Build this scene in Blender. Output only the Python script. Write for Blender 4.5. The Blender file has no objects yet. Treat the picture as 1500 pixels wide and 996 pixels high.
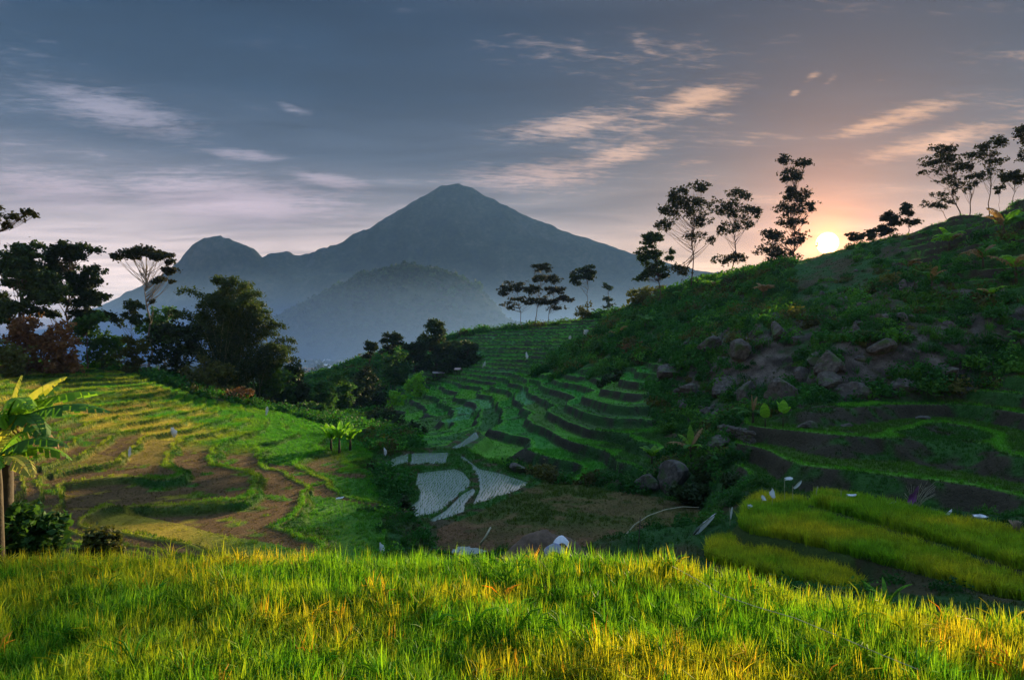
import bpy, math, random
import numpy as np
from mathutils import Vector, Matrix

# ------------------------------------------------------------------ camera, sun, sky, exposure
scene = bpy.context.scene
COL = scene.collection
F, CU, CV = 1000.0, 750.0, 498.0                      # focal length and centre in photograph pixels
EXPOSURE = 2.7
SUN_AZ, SUN_EL = math.radians(26.2), math.radians(11.0)
SUN_STRENGTH = 2.4
SKY_STRENGTH = 0.13

def at(u, v, d):
    """point seen at photograph pixel (u, v), d metres ahead of the camera"""
    return Vector(((u - CU) / F * d, d, (CV - v) / F * d))

cam_data = bpy.data.cameras.new('camera')
cam_data.sensor_width = 36.0
cam_data.lens = 24.0
cam_data.clip_start = 0.1
cam_data.clip_end = 20000.0
cam = bpy.data.objects.new('camera', cam_data)
cam.location = (0, 0, 0)
cam.rotation_euler = (math.pi / 2, 0, 0)
COL.objects.link(cam)
scene.camera = cam

scene.view_settings.view_transform = 'Standard'
scene.view_settings.look = 'None'
scene.view_settings.exposure = EXPOSURE
scene.view_settings.gamma = 1.0
scene.cycles.use_denoising = True
scene.cycles.max_bounces = 6
scene.cycles.diffuse_bounces = 3
scene.cycles.glossy_bounces = 2
scene.cycles.transmission_bounces = 3
scene.cycles.transparent_max_bounces = 4
scene.cycles.volume_bounces = 0
scene.cycles.sample_clamp_indirect = 4.0

sun_dir = Vector((math.sin(SUN_AZ) * math.cos(SUN_EL), math.cos(SUN_AZ) * math.cos(SUN_EL), math.sin(SUN_EL)))
sl = bpy.data.lights.new('sun', 'SUN')
sl.energy = SUN_STRENGTH
sl.angle = math.radians(0.6)
sl.color = (1.0, 0.74, 0.42)
so = bpy.data.objects.new('sun', sl)
so.rotation_euler = sun_dir.to_track_quat('Z', 'Y').to_euler()
so.location = (90, 200, 300)
COL.objects.link(so)

# ---- world: Nishita daylight behind a thin slate veil of high cloud, streaks of cirrus, the low sun's glow
world = bpy.data.worlds.new('World')
scene.world = world
world.use_nodes = True
wt = world.node_tree
for n in list(wt.nodes):
    wt.nodes.remove(n)

class Nodes:
    """small helper: arithmetic on shader sockets"""
    def __init__(self, tree):
        self.t = tree
    def new(self, kind, **props):
        n = self.t.nodes.new(kind)
        for k, val in props.items():
            setattr(n, k, val)
        return n
    def put(self, sock, val):
        if isinstance(val, bpy.types.NodeSocket):
            self.t.links.new(val, sock)
        elif val is not None:
            sock.default_value = val
    def m(self, op, a, b=None, c=None, clamp=False):
        n = self.new('ShaderNodeMath', operation=op, use_clamp=clamp)
        for s, val in zip(n.inputs, (a, b, c)):
            self.put(s, val)
        return n.outputs[0]
    def vm(self, op, a, b=None, scale=None):
        n = self.new('ShaderNodeVectorMath', operation=op)
        self.put(n.inputs[0], a)
        if b is not None: self.put(n.inputs[1], b)
        if scale is not None: self.put(n.inputs['Scale'], scale)
        return n.outputs['Value'] if op in ('DOT_PRODUCT', 'LENGTH') else n.outputs[0]
    def noise(self, vec, scale, detail=4.0, rough=0.55, dist=0.0):
        n = self.new('ShaderNodeTexNoise')
        self.put(n.inputs['Vector'], vec)
        n.inputs['Scale'].default_value = scale
        n.inputs['Detail'].default_value = detail
        n.inputs['Roughness'].default_value = rough
        n.inputs['Distortion'].default_value = dist
        return n.outputs['Fac']
    def ramp(self, fac, stops):
        n = self.new('ShaderNodeValToRGB')
        el = n.color_ramp.elements
        while len(el) < len(stops): el.new(0.5)
        for e, (p, c) in zip(el, stops):
            e.position = p
            e.color = (c[0], c[1], c[2], 1) if not isinstance(c, (int, float)) else (c, c, c, 1)
        self.put(n.inputs[0], fac)
        return n.outputs[0]
    def mix(self, fac, a, b, mode='MIX'):
        n = self.new('ShaderNodeMix', data_type='RGBA', blend_type=mode)
        self.put(n.inputs[0], fac)
        ca, cb = [s for s in n.inputs if s.type == 'RGBA']
        for s, val in ((ca, a), (cb, b)):
            self.put(s, (*val, 1) if isinstance(val, tuple) and len(val) == 3 else val)
        return [o for o in n.outputs if o.type == 'RGBA'][0]
    def sep(self, vec):
        n = self.new('ShaderNodeSeparateXYZ'); self.put(n.inputs[0], vec); return n.outputs
    def comb(self, x, y, z):
        n = self.new('ShaderNodeCombineXYZ')
        for s, val in zip(n.inputs, (x, y, z)): self.put(s, val)
        return n.outputs[0]
    def smooth(self, x, lo, hi):
        n = self.new('ShaderNodeMapRange', interpolation_type='SMOOTHSTEP')
        self.put(n.inputs['Value'], x)
        self.put(n.inputs['From Min'], lo); self.put(n.inputs['From Max'], hi)
        return n.outputs[0]

def build_world():
    N = Nodes(wt)
    tc = N.new('ShaderNodeTexCoord').outputs['Generated']
    d = N.vm('NORMALIZE', tc)
    x, y, z = N.sep(d)
    zc = N.m('MAXIMUM', z, 0.0)
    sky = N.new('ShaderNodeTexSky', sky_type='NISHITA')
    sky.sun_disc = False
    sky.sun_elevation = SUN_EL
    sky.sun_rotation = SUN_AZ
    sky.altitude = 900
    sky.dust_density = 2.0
    # slate veil: pale at the horizon, darker overhead (values are relative to the background strength)
    K = 1.0 / (SKY_STRENGTH * 2 ** EXPOSURE)
    def C(r, g, b, k=1.0): return (r * k, g * k, b * k)
    veil = N.ramp(zc, [(0.0, C(1.30, 1.0, .82)), (.09, C(1.18, .92, .76)), (.135, C(.72, .56, .48)), (.185, C(.27, .24, .24)),
                       (.25, C(.080, .100, .132)), (.33, C(.022, .048, .084)), (.45, C(.002, .024, .058)), (1.0, C(.03, .065, .12))])
    el = N.m('ARCSINE', z)
    az = N.m('ARCTAN2', x, y)
    # angle from the visible sun
    vis = Vector(((1212 - CU) / F, 1.0, (CV - 356) / F)).normalized()
    ang = N.m('ARCCOSINE', N.m('MINIMUM', N.vm('DOT_PRODUCT', d, tuple(vis)), 0.999999))
    g_wide = N.m('EXPONENT', N.m('MULTIPLY', ang, -1 / math.radians(13)))
    g_mid = N.m('EXPONENT', N.m('MULTIPLY', ang, -1 / math.radians(4.2)))
    g_near = N.m('EXPONENT', N.m('MULTIPLY', ang, -1 / math.radians(1.25)))
    disc = N.m('SUBTRACT', 1.0, N.smooth(ang, math.radians(0.45), math.radians(0.85)))
    col = veil
    # far from the sun the low sky is rosier, towards it warm grey
    away = N.smooth(az, 0.1, -0.5)
    col = N.mix(N.m('MULTIPLY', away, 0.5), col, N.mix(1.0, col, (.98, .96, 1.06), 'MULTIPLY'))
    # cirrus streaks: noise on a flat layer seen in perspective, so streaks gather towards the horizon
    inv = N.m('DIVIDE', 1.0, N.m('ADD', zc, 0.06))
    px, py = N.m('MULTIPLY', x, inv), N.m('MULTIPLY', y, inv)
    tilt = 0.10
    sx = N.m('ADD', px, N.m('MULTIPLY', py, tilt)); sy = N.m('SUBTRACT', py, N.m('MULTIPLY', px, tilt))
    streak = N.noise(N.comb(N.m('MULTIPLY', sx, 4.5), N.m('MULTIPLY', sy, 14.0), 0.0), 1.0, 8.0, 0.66, 0.7)
    puff = N.noise(N.comb(N.m('MULTIPLY', sx, 14.0), N.m('MULTIPLY', sy, 30.0), 3.0), 1.0, 4.0, 0.6, 0.2)
    broad = N.noise(N.comb(N.m('MULTIPLY', px, 1.0), N.m('MULTIPLY', py, 2.4), 7.0), 1.0, 5.0, 0.6, 0.6)
    def patch(u, v, au, av, rot=0.0):
        """soft patch of cloud centred where pixel (u, v) looks, half sizes in pixels, as angles on the sky"""
        a0 = math.atan2(u - CU, F); e0 = math.atan2(CV - v, math.hypot(F, u - CU))
        da = N.m('SUBTRACT', az, a0); de = N.m('SUBTRACT', el, e0)
        c, s = math.cos(rot), math.sin(rot)
        p = N.m('DIVIDE', N.m('ADD', N.m('MULTIPLY', da, c), N.m('MULTIPLY', de, s)), au / F)
        q = N.m('DIVIDE', N.m('SUBTRACT', N.m('MULTIPLY', de, c), N.m('MULTIPLY', da, s)), av / F)
        r2 = N.m('ADD', N.m('MULTIPLY', p, p), N.m('MULTIPLY', q, q))
        return N.m('EXPONENT', N.m('MULTIPLY', r2, -1.0))
    total = None
    for a in ((175, 165, 120, 32, -.10, 1.15), (60, 150, 60, 14, 0, .8), (430, 160, 30, 9, -.2, .9), (360, 228, 70, 10, 0, 1.1), (335, 180, 20, 14, 0, .4),
              (340, 295, 200, 44, 0, 1.3), (480, 265, 80, 14, -.1, 1.2), (80, 280, 150, 36, 0, 1.1), (250, 330, 160, 14, 0, .6), (830, 186, 130, 24, .10, 1.05), (1015, 148, 90, 24, .18, 1.1), (900, 230, 100, 20, .2, 1.05),
              (780, 258, 150, 28, .05, 1.05), (1010, 240, 50, 10, .1, .6), (1190, 112, 18, 8, .5, .8), (1165, 136, 10, 6, .4, .8), (1215, 120, 14, 7, .4, .7),
              (1310, 175, 90, 16, .13, 1.1), (1370, 208, 120, 16, .12, 1.1), (1420, 92, 60, 8, .1, .4), (1300, 280, 50, 5, .15, .5), (1130, 163, 30, 5, .1, .6), (1290, 118, 30, 5, .05, .5)):
        w = N.m('MULTIPLY', patch(*a[:5]), a[5])
        total = w if total is None else N.m('MAXIMUM', total, w)
    cl = N.m('ADD', N.m('MULTIPLY', streak, 0.58), N.m('MULTIPLY', puff, 0.42))
    total = N.m('MAXIMUM', total, N.m('MULTIPLY', N.smooth(broad, .40, .72), .70))
    thr = N.m('SUBTRACT', 0.62, N.m('MULTIPLY', total, 0.33))
    cmask = N.smooth(cl, thr, N.m('ADD', thr, 0.30))
    cmask = N.m('MULTIPLY', cmask, N.m('MULTIPLY', total, 0.78, clamp=True))
    warm = N.mix(N.smooth(ang, 0.75, 0.12), (.34, .32, .40), (.95, .62, .42))
    low = N.smooth(z, .30, .14)
    warm = N.mix(N.m('MULTIPLY', low, .6), warm, (.80, .56, .54))
    col = N.mix(cmask, col, warm)
    # big soft unevenness of the veil
    col = N.mix(1.0, col, N.ramp(broad, [(.3, .66), (.7, 1.30)]), 'MULTIPLY')
    # light of the low sun in the air around it
    def add(c, fac, rgb):
        return N.vm('ADD', c, N.vm('SCALE', rgb, scale=fac))
    col = add(col, g_wide, (.13, .052, .0))
    col = add(col, g_mid, (.78, .20, .0))
    col = add(col, g_near, (3.2, 1.1, .10))
    col = add(col, disc, (70.0, 48.0, 22.0))
    col = N.mix(N.m('MULTIPLY', N.smooth(ang, math.radians(34), math.radians(2)), .9), col, N.mix(1.0, col, (.98, .80, .56), 'MULTIPLY'))
    col = N.vm('SCALE', col, scale=K)
    # beyond the frame the veil is opened overhead, letting brighter sky fill the shade
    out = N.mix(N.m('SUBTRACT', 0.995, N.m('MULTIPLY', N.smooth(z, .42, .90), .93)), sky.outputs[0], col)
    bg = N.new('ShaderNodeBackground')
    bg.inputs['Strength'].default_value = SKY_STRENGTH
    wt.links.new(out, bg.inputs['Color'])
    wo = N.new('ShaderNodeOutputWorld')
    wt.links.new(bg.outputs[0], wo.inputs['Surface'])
build_world()
world.cycles.sampling_method = 'MANUAL'
world.cycles.sample_map_resolution = 1024

# ------------------------------------------------------------------ helpers
rng = np.random.default_rng(7)

def tag(o, label=None, cat=None, group=None, kind=None):
    if label: o['label'] = label
    if cat: o['category'] = cat
    if group: o['group'] = group
    if kind: o['kind'] = kind
    return o

def empty(name, loc, rz=0.0):
    o = bpy.data.objects.new(name, None)
    o.empty_display_size = 0.3
    o.location = loc
    o.rotation_euler = (0, 0, rz)
    COL.objects.link(o)
    return o

def mesh_from(name, verts, faces, mat=None, smooth=False):
    """verts (N,3) array, faces list of arrays (each (M,k)) -> mesh"""
    me = bpy.data.meshes.new(name)
    verts = np.asarray(verts, np.float32)
    if not isinstance(faces, list): faces = [faces]
    faces = [np.asarray(f, np.int32) for f in faces if len(f)]
    nl = sum(f.size for f in faces); nf = sum(len(f) for f in faces)
    me.vertices.add(len(verts)); me.vertices.foreach_set('co', verts.ravel())
    me.loops.add(nl); me.loops.foreach_set('vertex_index', np.concatenate([f.ravel() for f in faces]))
    tot = np.concatenate([np.full(len(f), f.shape[1], np.int32) for f in faces])
    start = np.concatenate([[0], np.cumsum(tot)[:-1]]).astype(np.int32)
    me.polygons.add(nf); me.polygons.foreach_set('loop_start', start)
    me.polygons.foreach_set('use_smooth', np.full(nf, bool(smooth)))
    me.update(calc_edges=True)
    me.validate()
    if mat: me.materials.append(mat)
    return me

def link(name, me, parent=None, loc=None):
    o = bpy.data.objects.new(name, me)
    COL.objects.link(o)
    if parent: o.parent = parent
    if loc is not None: o.location = loc
    return o

class MB:
    """collects pieces of geometry for one mesh"""
    def __init__(self): self.v = []; self.f3 = []; self.f4 = []; self.n = 0
    def add(self, v, f3=None, f4=None):
        v = np.asarray(v, float)
        if f3 is not None and len(f3): self.f3.append(np.asarray(f3) + self.n)
        if f4 is not None and len(f4): self.f4.append(np.asarray(f4) + self.n)
        self.v.append(v); self.n += len(v)
    def tube(self, pts, radii, sides=6):
        pts = np.asarray(pts, float); n = len(pts)
        radii = np.asarray(radii, float) if np.ndim(radii) else np.full(n, radii)
        tan = np.gradient(pts, axis=0); tan /= np.linalg.norm(tan, axis=1)[:, None] + 1e-9
        ref = np.where(np.abs(tan[:, 2:3]) > 0.9, [[1.0, 0, 0]], [[0, 0, 1.0]])
        a = np.cross(tan, ref); a /= np.linalg.norm(a, axis=1)[:, None] + 1e-9
        b = np.cross(tan, a)
        th = np.arange(sides) * 2 * math.pi / sides
        ring = (np.cos(th)[None, :, None] * a[:, None, :] + np.sin(th)[None, :, None] * b[:, None, :]) * radii[:, None, None] + pts[:, None, :]
        v = ring.reshape(-1, 3)
        i, j = np.meshgrid(np.arange(n - 1), np.arange(sides), indexing='ij')
        j2 = (j + 1) % sides
        q = np.stack([i * sides + j, i * sides + j2, (i + 1) * sides + j2, (i + 1) * sides + j], -1).reshape(-1, 4)
        v = np.vstack([v, pts[-1:], pts[:1]])
        k = np.arange(sides); kn = (k + 1) % sides
        t = np.stack([(n - 1) * sides + k, (n - 1) * sides + kn, np.full(sides, n * sides)], -1)
        t2 = np.stack([kn, k, np.full(sides, n * sides + 1)], -1)
        self.add(v, np.vstack([t, t2]), q)
    def box(self, c, s, rz=0.0):
        c = np.asarray(c, float); s = np.asarray(s, float) / 2
        p = np.array([[i, j, k] for k in (-1, 1) for j in (-1, 1) for i in (-1, 1)], float) * s
        R = np.array([[math.cos(rz), -math.sin(rz), 0], [math.sin(rz), math.cos(rz), 0], [0, 0, 1]])
        self.add(p @ R.T + c, None, [[0, 2, 3, 1], [4, 5, 7, 6], [0, 1, 5, 4], [2, 6, 7, 3], [0, 4, 6, 2], [1, 3, 7, 5]])
    def mesh(self, name, mat=None, smooth=False):
        fs = []
        if self.f3: fs.append(np.vstack(self.f3))
        if self.f4: fs.append(np.vstack(self.f4))
        return mesh_from(name, np.vstack(self.v), fs, mat, smooth)

def bez(p0, p1, p2, n=7):
    t = np.linspace(0, 1, n)[:, None]
    return (1 - t) ** 2 * np.asarray(p0) + 2 * t * (1 - t) * np.asarray(p1) + t * t * np.asarray(p2)

# ---- value noise in numpy
def _hash(i, j, seed=0):
    h = (i.astype(np.int64) * 374761393 + j.astype(np.int64) * 668265263 + seed * 1442695041) & 0xFFFFFFFF
    h = ((h ^ (h >> 13)) * 1274126177) & 0xFFFFFFFF
    return ((h ^ (h >> 16)) & 0xFFFFFF) / float(0xFFFFFF)
def vnoise(x, y, seed=0):
    xi, yi = np.floor(x), np.floor(y)
    fx, fy = x - xi, y - yi
    fx, fy = fx * fx * (3 - 2 * fx), fy * fy * (3 - 2 * fy)
    xi = xi.astype(np.int64); yi = yi.astype(np.int64)
    a, b = _hash(xi, yi, seed), _hash(xi + 1, yi, seed)
    c, d = _hash(xi, yi + 1, seed), _hash(xi + 1, yi + 1, seed)
    return (a * (1 - fx) + b * fx) * (1 - fy) + (c * (1 - fx) + d * fx) * fy - 0.5
def fbm(x, y, octaves=4, seed=0):
    r = 0; amp = 1.0
    for k in range(octaves):
        r = r + vnoise(x * 2 ** k + 17.3 * k, y * 2 ** k - 9.1 * k, seed + k) * amp
        amp *= 0.5
    return r
def sstep(lo, hi, x):
    t = np.clip((x - lo) / (hi - lo), 0, 1)
    return t * t * (3 - 2 * t)
def sdist(px, py, poly):
    """signed distance to a polygon, negative inside"""
    poly = np.asarray(poly, float)
    best = np.full(px.shape, 1e18); inside = np.zeros(px.shape, bool)
    for k in range(len(poly)):
        ax, ay = poly[k]; bx, by = poly[(k + 1) % len(poly)]
        ex, ey = bx - ax, by - ay
        wx, wy = px - ax, py - ay
        t = np.clip((wx * ex + wy * ey) / (ex * ex + ey * ey + 1e-12), 0, 1)
        best = np.minimum(best, (wx - ex * t) ** 2 + (wy - ey * t) ** 2)
        c = (ay <= py) != (by <= py)
        inside ^= c & (px < ex * (py - ay) / (ey if abs(ey) > 1e-12 else 1e-12) + ax)
    return np.where(inside, -1, 1) * np.sqrt(best)
def flat_poly(pix, z):
    """outline given as pixels on a level plane at height z -> plan outline in metres"""
    return [((u - CU) / F * (-z * F / (v - CV)), -z * F / (v - CV)) for u, v in pix]

# ------------------------------------------------------------------ materials
def new_mat(name):
    m = bpy.data.materials.new(name); m.use_nodes = True
    t = m.node_tree
    for n in list(t.nodes): t.nodes.remove(n)
    N = Nodes(t)
    out = N.new('ShaderNodeOutputMaterial')
    return m, N, out

def mat_simple(name, col, rough=0.8, var=0.25, scale=6.0, bump=0.0, spec=0.3):
    m, N, out = new_mat(name)
    b = N.new('ShaderNodeBsdfPrincipled')
    tc = N.new('ShaderNodeTexCoord').outputs['Object']
    f = N.noise(tc, scale, 5.0, 0.6)
    c = N.mix(1.0, (*col,), N.ramp(f, [(.25, 1 - var), (.75, 1 + var)]), 'MULTIPLY')
    N.put(b.inputs['Base Color'], c)
    b.inputs['Roughness'].default_value = rough
    b.inputs['Specular IOR Level'].default_value = spec
    if bump:
        bn = N.new('ShaderNodeBump'); bn.inputs['Strength'].default_value = bump; bn.inputs['Distance'].default_value = 0.1
        N.put(bn.inputs['Height'], f); N.t.links.new(bn.outputs[0], b.inputs['Normal'])
    N.t.links.new(b.outputs[0], out.inputs[0])
    return m

def mat_leaf(name, c1, c2, trans=0.35, rough=0.65, tint=False, spec=0.15):
    """two-tone leaves, thin enough to let some light through; per leaf variation"""
    m, N, out = new_mat(name)
    geo = N.new('ShaderNodeNewGeometry')
    c = N.mix(geo.outputs['Random Per Island'], (*c1,), (*c2,))
    oi = N.new('ShaderNodeObjectInfo')
    c = N.mix(1.0, c, N.ramp(oi.outputs['Random'], [(0, .75), (1, 1.25)]), 'MULTIPLY')
    if tint:
        at_ = N.new('ShaderNodeAttribute', attribute_type='INSTANCER', attribute_name='tint')
        c = N.mix(1.0, c, at_.outputs['Color'], 'MULTIPLY')
    b = N.new('ShaderNodeBsdfPrincipled')
    N.put(b.inputs['Base Color'], c)
    b.inputs['Roughness'].default_value = rough
    b.inputs['Specular IOR Level'].default_value = spec
    tr = N.new('ShaderNodeBsdfTranslucent'); N.put(tr.inputs['Color'], N.mix(1.0, c, (1.15, 1.1, .55), 'MULTIPLY'))
    mx = N.new('ShaderNodeMixShader'); mx.inputs[0].default_value = trans
    N.t.links.new(b.outputs[0], mx.inputs[1]); N.t.links.new(tr.outputs[0], mx.inputs[2])
    N.t.links.new(mx.outputs[0], out.inputs[0])
    return m
# ------------------------------------------------------------------ terrain
# surveyed points: (pixel u, pixel v, metres ahead)
SURVEY = [
 # slope below the camera and the near field shelf
 (750, 2398, .9), (200, 2398, .9), (1300, 2398, .9), (750, 1248, 6.7), (0, 1248, 6.7), (1500, 1248, 6.7), (-500, 1100, 8), (2000, 1100, 8),
 (750, 855, 14), (250, 850, 14), (0, 845, 14.5), (-500, 830, 15), (1100, 875, 13.4), (1500, 961, 10.9), (1300, 912, 12), (2000, 950, 11),
 (750, 918, 20), (300, 850, 22), (0, 830, 22), (-500, 780, 22), (1200, 880, 22), (1500, 930, 18), (2000, 880, 20), (750, 900, 30),
 (1400, 893, 26), (2000, 830, 28), (1000, 880, 34), (1100, 840, 34),
 # left valley side
 (250, 790, 44), (450, 790, 46), (600, 800, 47), (60, 775, 42), (100, 757, 48), (-500, 720, 44), (80, 700, 58), (250, 700, 60), (400, 700, 64), (490, 712, 64), (560, 752, 54),
 (350, 660, 80), (200, 640, 80), (80, 640, 71), (0, 622, 66), (0, 695, 52), (-500, 570, 70), (100, 600, 88), (250, 602, 98), (400, 622, 104), (500, 645, 98),
 (100, 555, 112), (200, 554, 118), (300, 590, 116), (0, 549, 106), (-500, 490, 100), (400, 605, 122), (460, 622, 118), (150, 543, 127), (20, 540, 125),
 (100, 545, 150), (250, 560, 150), (350, 600, 150), (450, 605, 165), (550, 605, 190), (-500, 500, 150), (0, 540, 220), (250, 570, 230), (450, 590, 260),
 # valley bottom
 (740, 715, 67), (600, 745, 59), (650, 680, 80), (690, 650, 96), (850, 745, 59), (950, 745, 58), (700, 795, 49), (880, 795, 49), (1000, 760, 54), (560, 690, 76), (560, 655, 100),
 (640, 622, 140), (600, 605, 185), (620, 575, 225), (560, 590, 240), (700, 600, 160),
 # right bottom plots
 (1040, 800, 38), (1260, 850, 32), (1100, 755, 44), (1500, 865, 30), (2000, 800, 30), (1200, 730, 46), (1500, 800, 34), (1400, 760, 40),
 # right slope, rising
 (1150, 700, 50), (1300, 705, 47), (1500, 725, 42), (2000, 690, 40), (1150, 655, 58), (1300, 655, 54), (1500, 665, 49), (1100, 622, 66), (1500, 622, 60), (2000, 590, 52),
 (1250, 592, 73), (1500, 590, 66), (1250, 580, 77.5), (1250, 545, 79), (1250, 505, 81.5), (1250, 450, 100), (1400, 585, 73), (1400, 560, 75), (1400, 515, 78), (1400, 450, 92), (1500, 500, 79), (1500, 420, 94), (1500, 350, 108), (1500, 292, 124),
 (2000, 420, 80), (2000, 200, 120), (1400, 360, 128), (1400, 318, 148), (1330, 345, 170), (1300, 400, 138), (1270, 362, 190), (1210, 430, 140), (1213, 386, 235), (1160, 390, 240),
 (1100, 450, 150), (1100, 403, 235), (1000, 460, 165), (1000, 425, 240), (940, 450, 242), (900, 462, 255),
 # far terraces and their crest
 (850, 470, 272), (800, 478, 290), (700, 489, 305), (640, 502, 305), (570, 520, 300), (730, 528, 240), (800, 510, 240), (860, 500, 215), (620, 562, 260), (690, 556, 230), (800, 545, 185), (720, 560, 215), (650, 590, 185), (770, 590, 140),
 # middle right
 (850, 580, 112), (850, 610, 98), (850, 640, 88), (850, 682, 78), (930, 588, 96), (910, 660, 78), (780, 640, 98), (780, 675, 82), (950, 702, 68), (960, 630, 88), (1000, 655, 76), (1000, 705, 64), (1060, 625, 75),
 (1000, 590, 98), (1000, 545, 106), (1000, 520, 110), (900, 560, 128), (900, 510, 165), (1000, 500, 132), (1100, 580, 89), (1100, 548, 91.5), (1100, 508, 95), (1100, 470, 116), (1080, 680, 60), (1080, 720, 52),
 # behind the ridge the land falls away
 (1500, 330, 150), (2000, 260, 150), (1400, 365, 190), (1300, 390, 240), (1213, 410, 290), (1100, 430, 290), (1000, 455, 290), (900, 490, 310), (800, 505, 340), (700, 515, 350), (570, 540, 350),
 (2000, 460, 260), (1500, 440, 260), (1200, 470, 380), (900, 540, 400), (600, 575, 400), (250, 585, 400), (-500, 570, 400), (2000, 560, 420), (1500, 540, 420),
]
SV = np.array(SURVEY, float)
SV_Z = (CV - SV[:, 1]) / F * SV[:, 2]
def _warp(tx, d):
    return np.stack([np.clip(tx, -2.6, 2.6) * 3.3, np.log(np.maximum(d, .5)) * 2.6], -1)
_P = _warp((SV[:, 0] - CU) / F, SV[:, 2])
def _ker(a, b):
    r2 = ((a[:, None, :] - b[None, :, :]) ** 2).sum(-1)
    return np.sqrt(r2 + 0.02)
_n = len(_P)
_A = np.zeros((_n + 3, _n + 3))
_A[:_n, :_n] = _ker(_P, _P) - 0.004 * np.eye(_n)
_A[:_n, _n] = 1; _A[:_n, _n + 1:] = _P
_A[_n, :_n] = 1; _A[_n + 1:, :_n] = _P.T
_W = np.linalg.solve(_A, np.concatenate([SV_Z, [0, 0, 0]]))
PLAIN_Z = -42.0
def base_height(x, y):
    d = np.maximum(y, .5)
    q = _warp(x / d, d)
    out = np.empty(len(q))
    for s in range(0, len(q), 40000):
        k = _ker(q[s:s + 40000], _P)
        out[s:s + 40000] = k @ _W[:_n] + _W[_n] + q[s:s + 40000] @ _W[_n + 1:]
    near = sstep(8.5, 6.0, y)
    out = out * (1 - near) + (-1.7 - .493 * np.minimum(y, 6.7)) * near
    r = np.hypot(x, y)
    far = sstep(330, 620, r)
    return out * (1 - far) + (PLAIN_Z + 3 * fbm(x / 300, y / 300, 3, 5)) * far

# terraced areas, outlined by (pixel u, metres ahead)
def ud(pts): return [((u - CU) / 100.0, 8 * math.log(d)) for u, d in pts]
T_LEFT = ud([(-600, 27), (300, 26), (560, 42), (545, 62), (530, 90), (500, 112), (470, 128), (330, 128), (250, 124), (180, 132), (-600, 134)])
T_MID = ud([(590, 105), (545, 200), (600, 312), (720, 308), (905, 262), (880, 225), (790, 200), (830, 160), (965, 122), (965, 70), (830, 71), (640, 90)])
T_RIGHT = ud([(1085, 71), (1075, 58), (1130, 47), (1600, 36), (1700, 36), (1700, 70), (1250, 75)])
T_TOP = ud([(1330, 118), (1300, 175), (1500, 150), (1700, 150), (1700, 85), (1420, 98)])

# level plots: outline pixels on the plane of the plot
Z_WATER = -14.45
WATER = [
 [(613, 693), (667, 687), (680, 693), (690, 707), (687, 713), (663, 733), (640, 753), (610, 760), (595, 747), (613, 733), (615, 723), (608, 710)],
 [(694, 715), (696, 721), (681, 738), (679, 751), (635, 766), (626, 764), (653, 748), (677, 724)],
 [(663, 664), (679, 669), (702, 687), (735, 694), (776, 708), (754, 721), (692, 741), (703, 718), (701, 700), (688, 680)],
 [(603, 664), (657, 663), (653, 680), (601, 682)],
 [(558, 676), (599, 664), (598, 679), (572, 688)],
 [(660, 657), (678, 647), (697, 632), (702, 642), (669, 659)],
]
WATER_P = [flat_poly(p, Z_WATER) for p in WATER]
BASIN = flat_poly([(552, 680), (600, 657), (655, 652), (695, 628), (712, 640), (684, 660), (745, 688), (790, 706), (700, 752), (640, 775), (600, 768), (582, 745), (600, 715), (575, 695)], -14.3)
STUBBLE = flat_poly([(640, 778), (700, 754), (795, 709), (830, 706), (930, 722), (1015, 735), (1040, 765), (1000, 800), (860, 810), (640, 806)], -14.5)
RICE_TOPS = [(-11.0, [(1033, 792), (1045, 778), (1075, 774), (1120, 782), (1200, 806), (1252, 826), (1264, 842), (1240, 850), (1130, 826), (1040, 803)]),
             (-9.95, [(1082, 752), (1092, 728), (1115, 716), (1165, 720), (1230, 738), (1350, 782), (1500, 836), (1620, 872), (1600, 890), (1500, 858), (1300, 806), (1160, 772), (1095, 762)]),
             (-9.35, [(1188, 722), (1198, 710), (1225, 712), (1300, 726), (1400, 748), (1500, 772), (1620, 796), (1620, 850), (1500, 812), (1400, 780), (1260, 742)])]
RICE_H = 0.75
RICE_P = [(z - RICE_H, flat_poly(p, z)) for z, p in RICE_TOPS]
FIELD_Z = -5.0
FIELD = [(-30, 6.9), (-30, 14.6), (-14, 14.6), (-9, 13.9), (-5, 14.2), (0, 14.1), (3.4, 13.9), (5.0, 12.4), (6.8, 11.3), (8.2, 10.7), (10.5, 10.2), (14, 9.6), (14, 6.9)]

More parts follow.
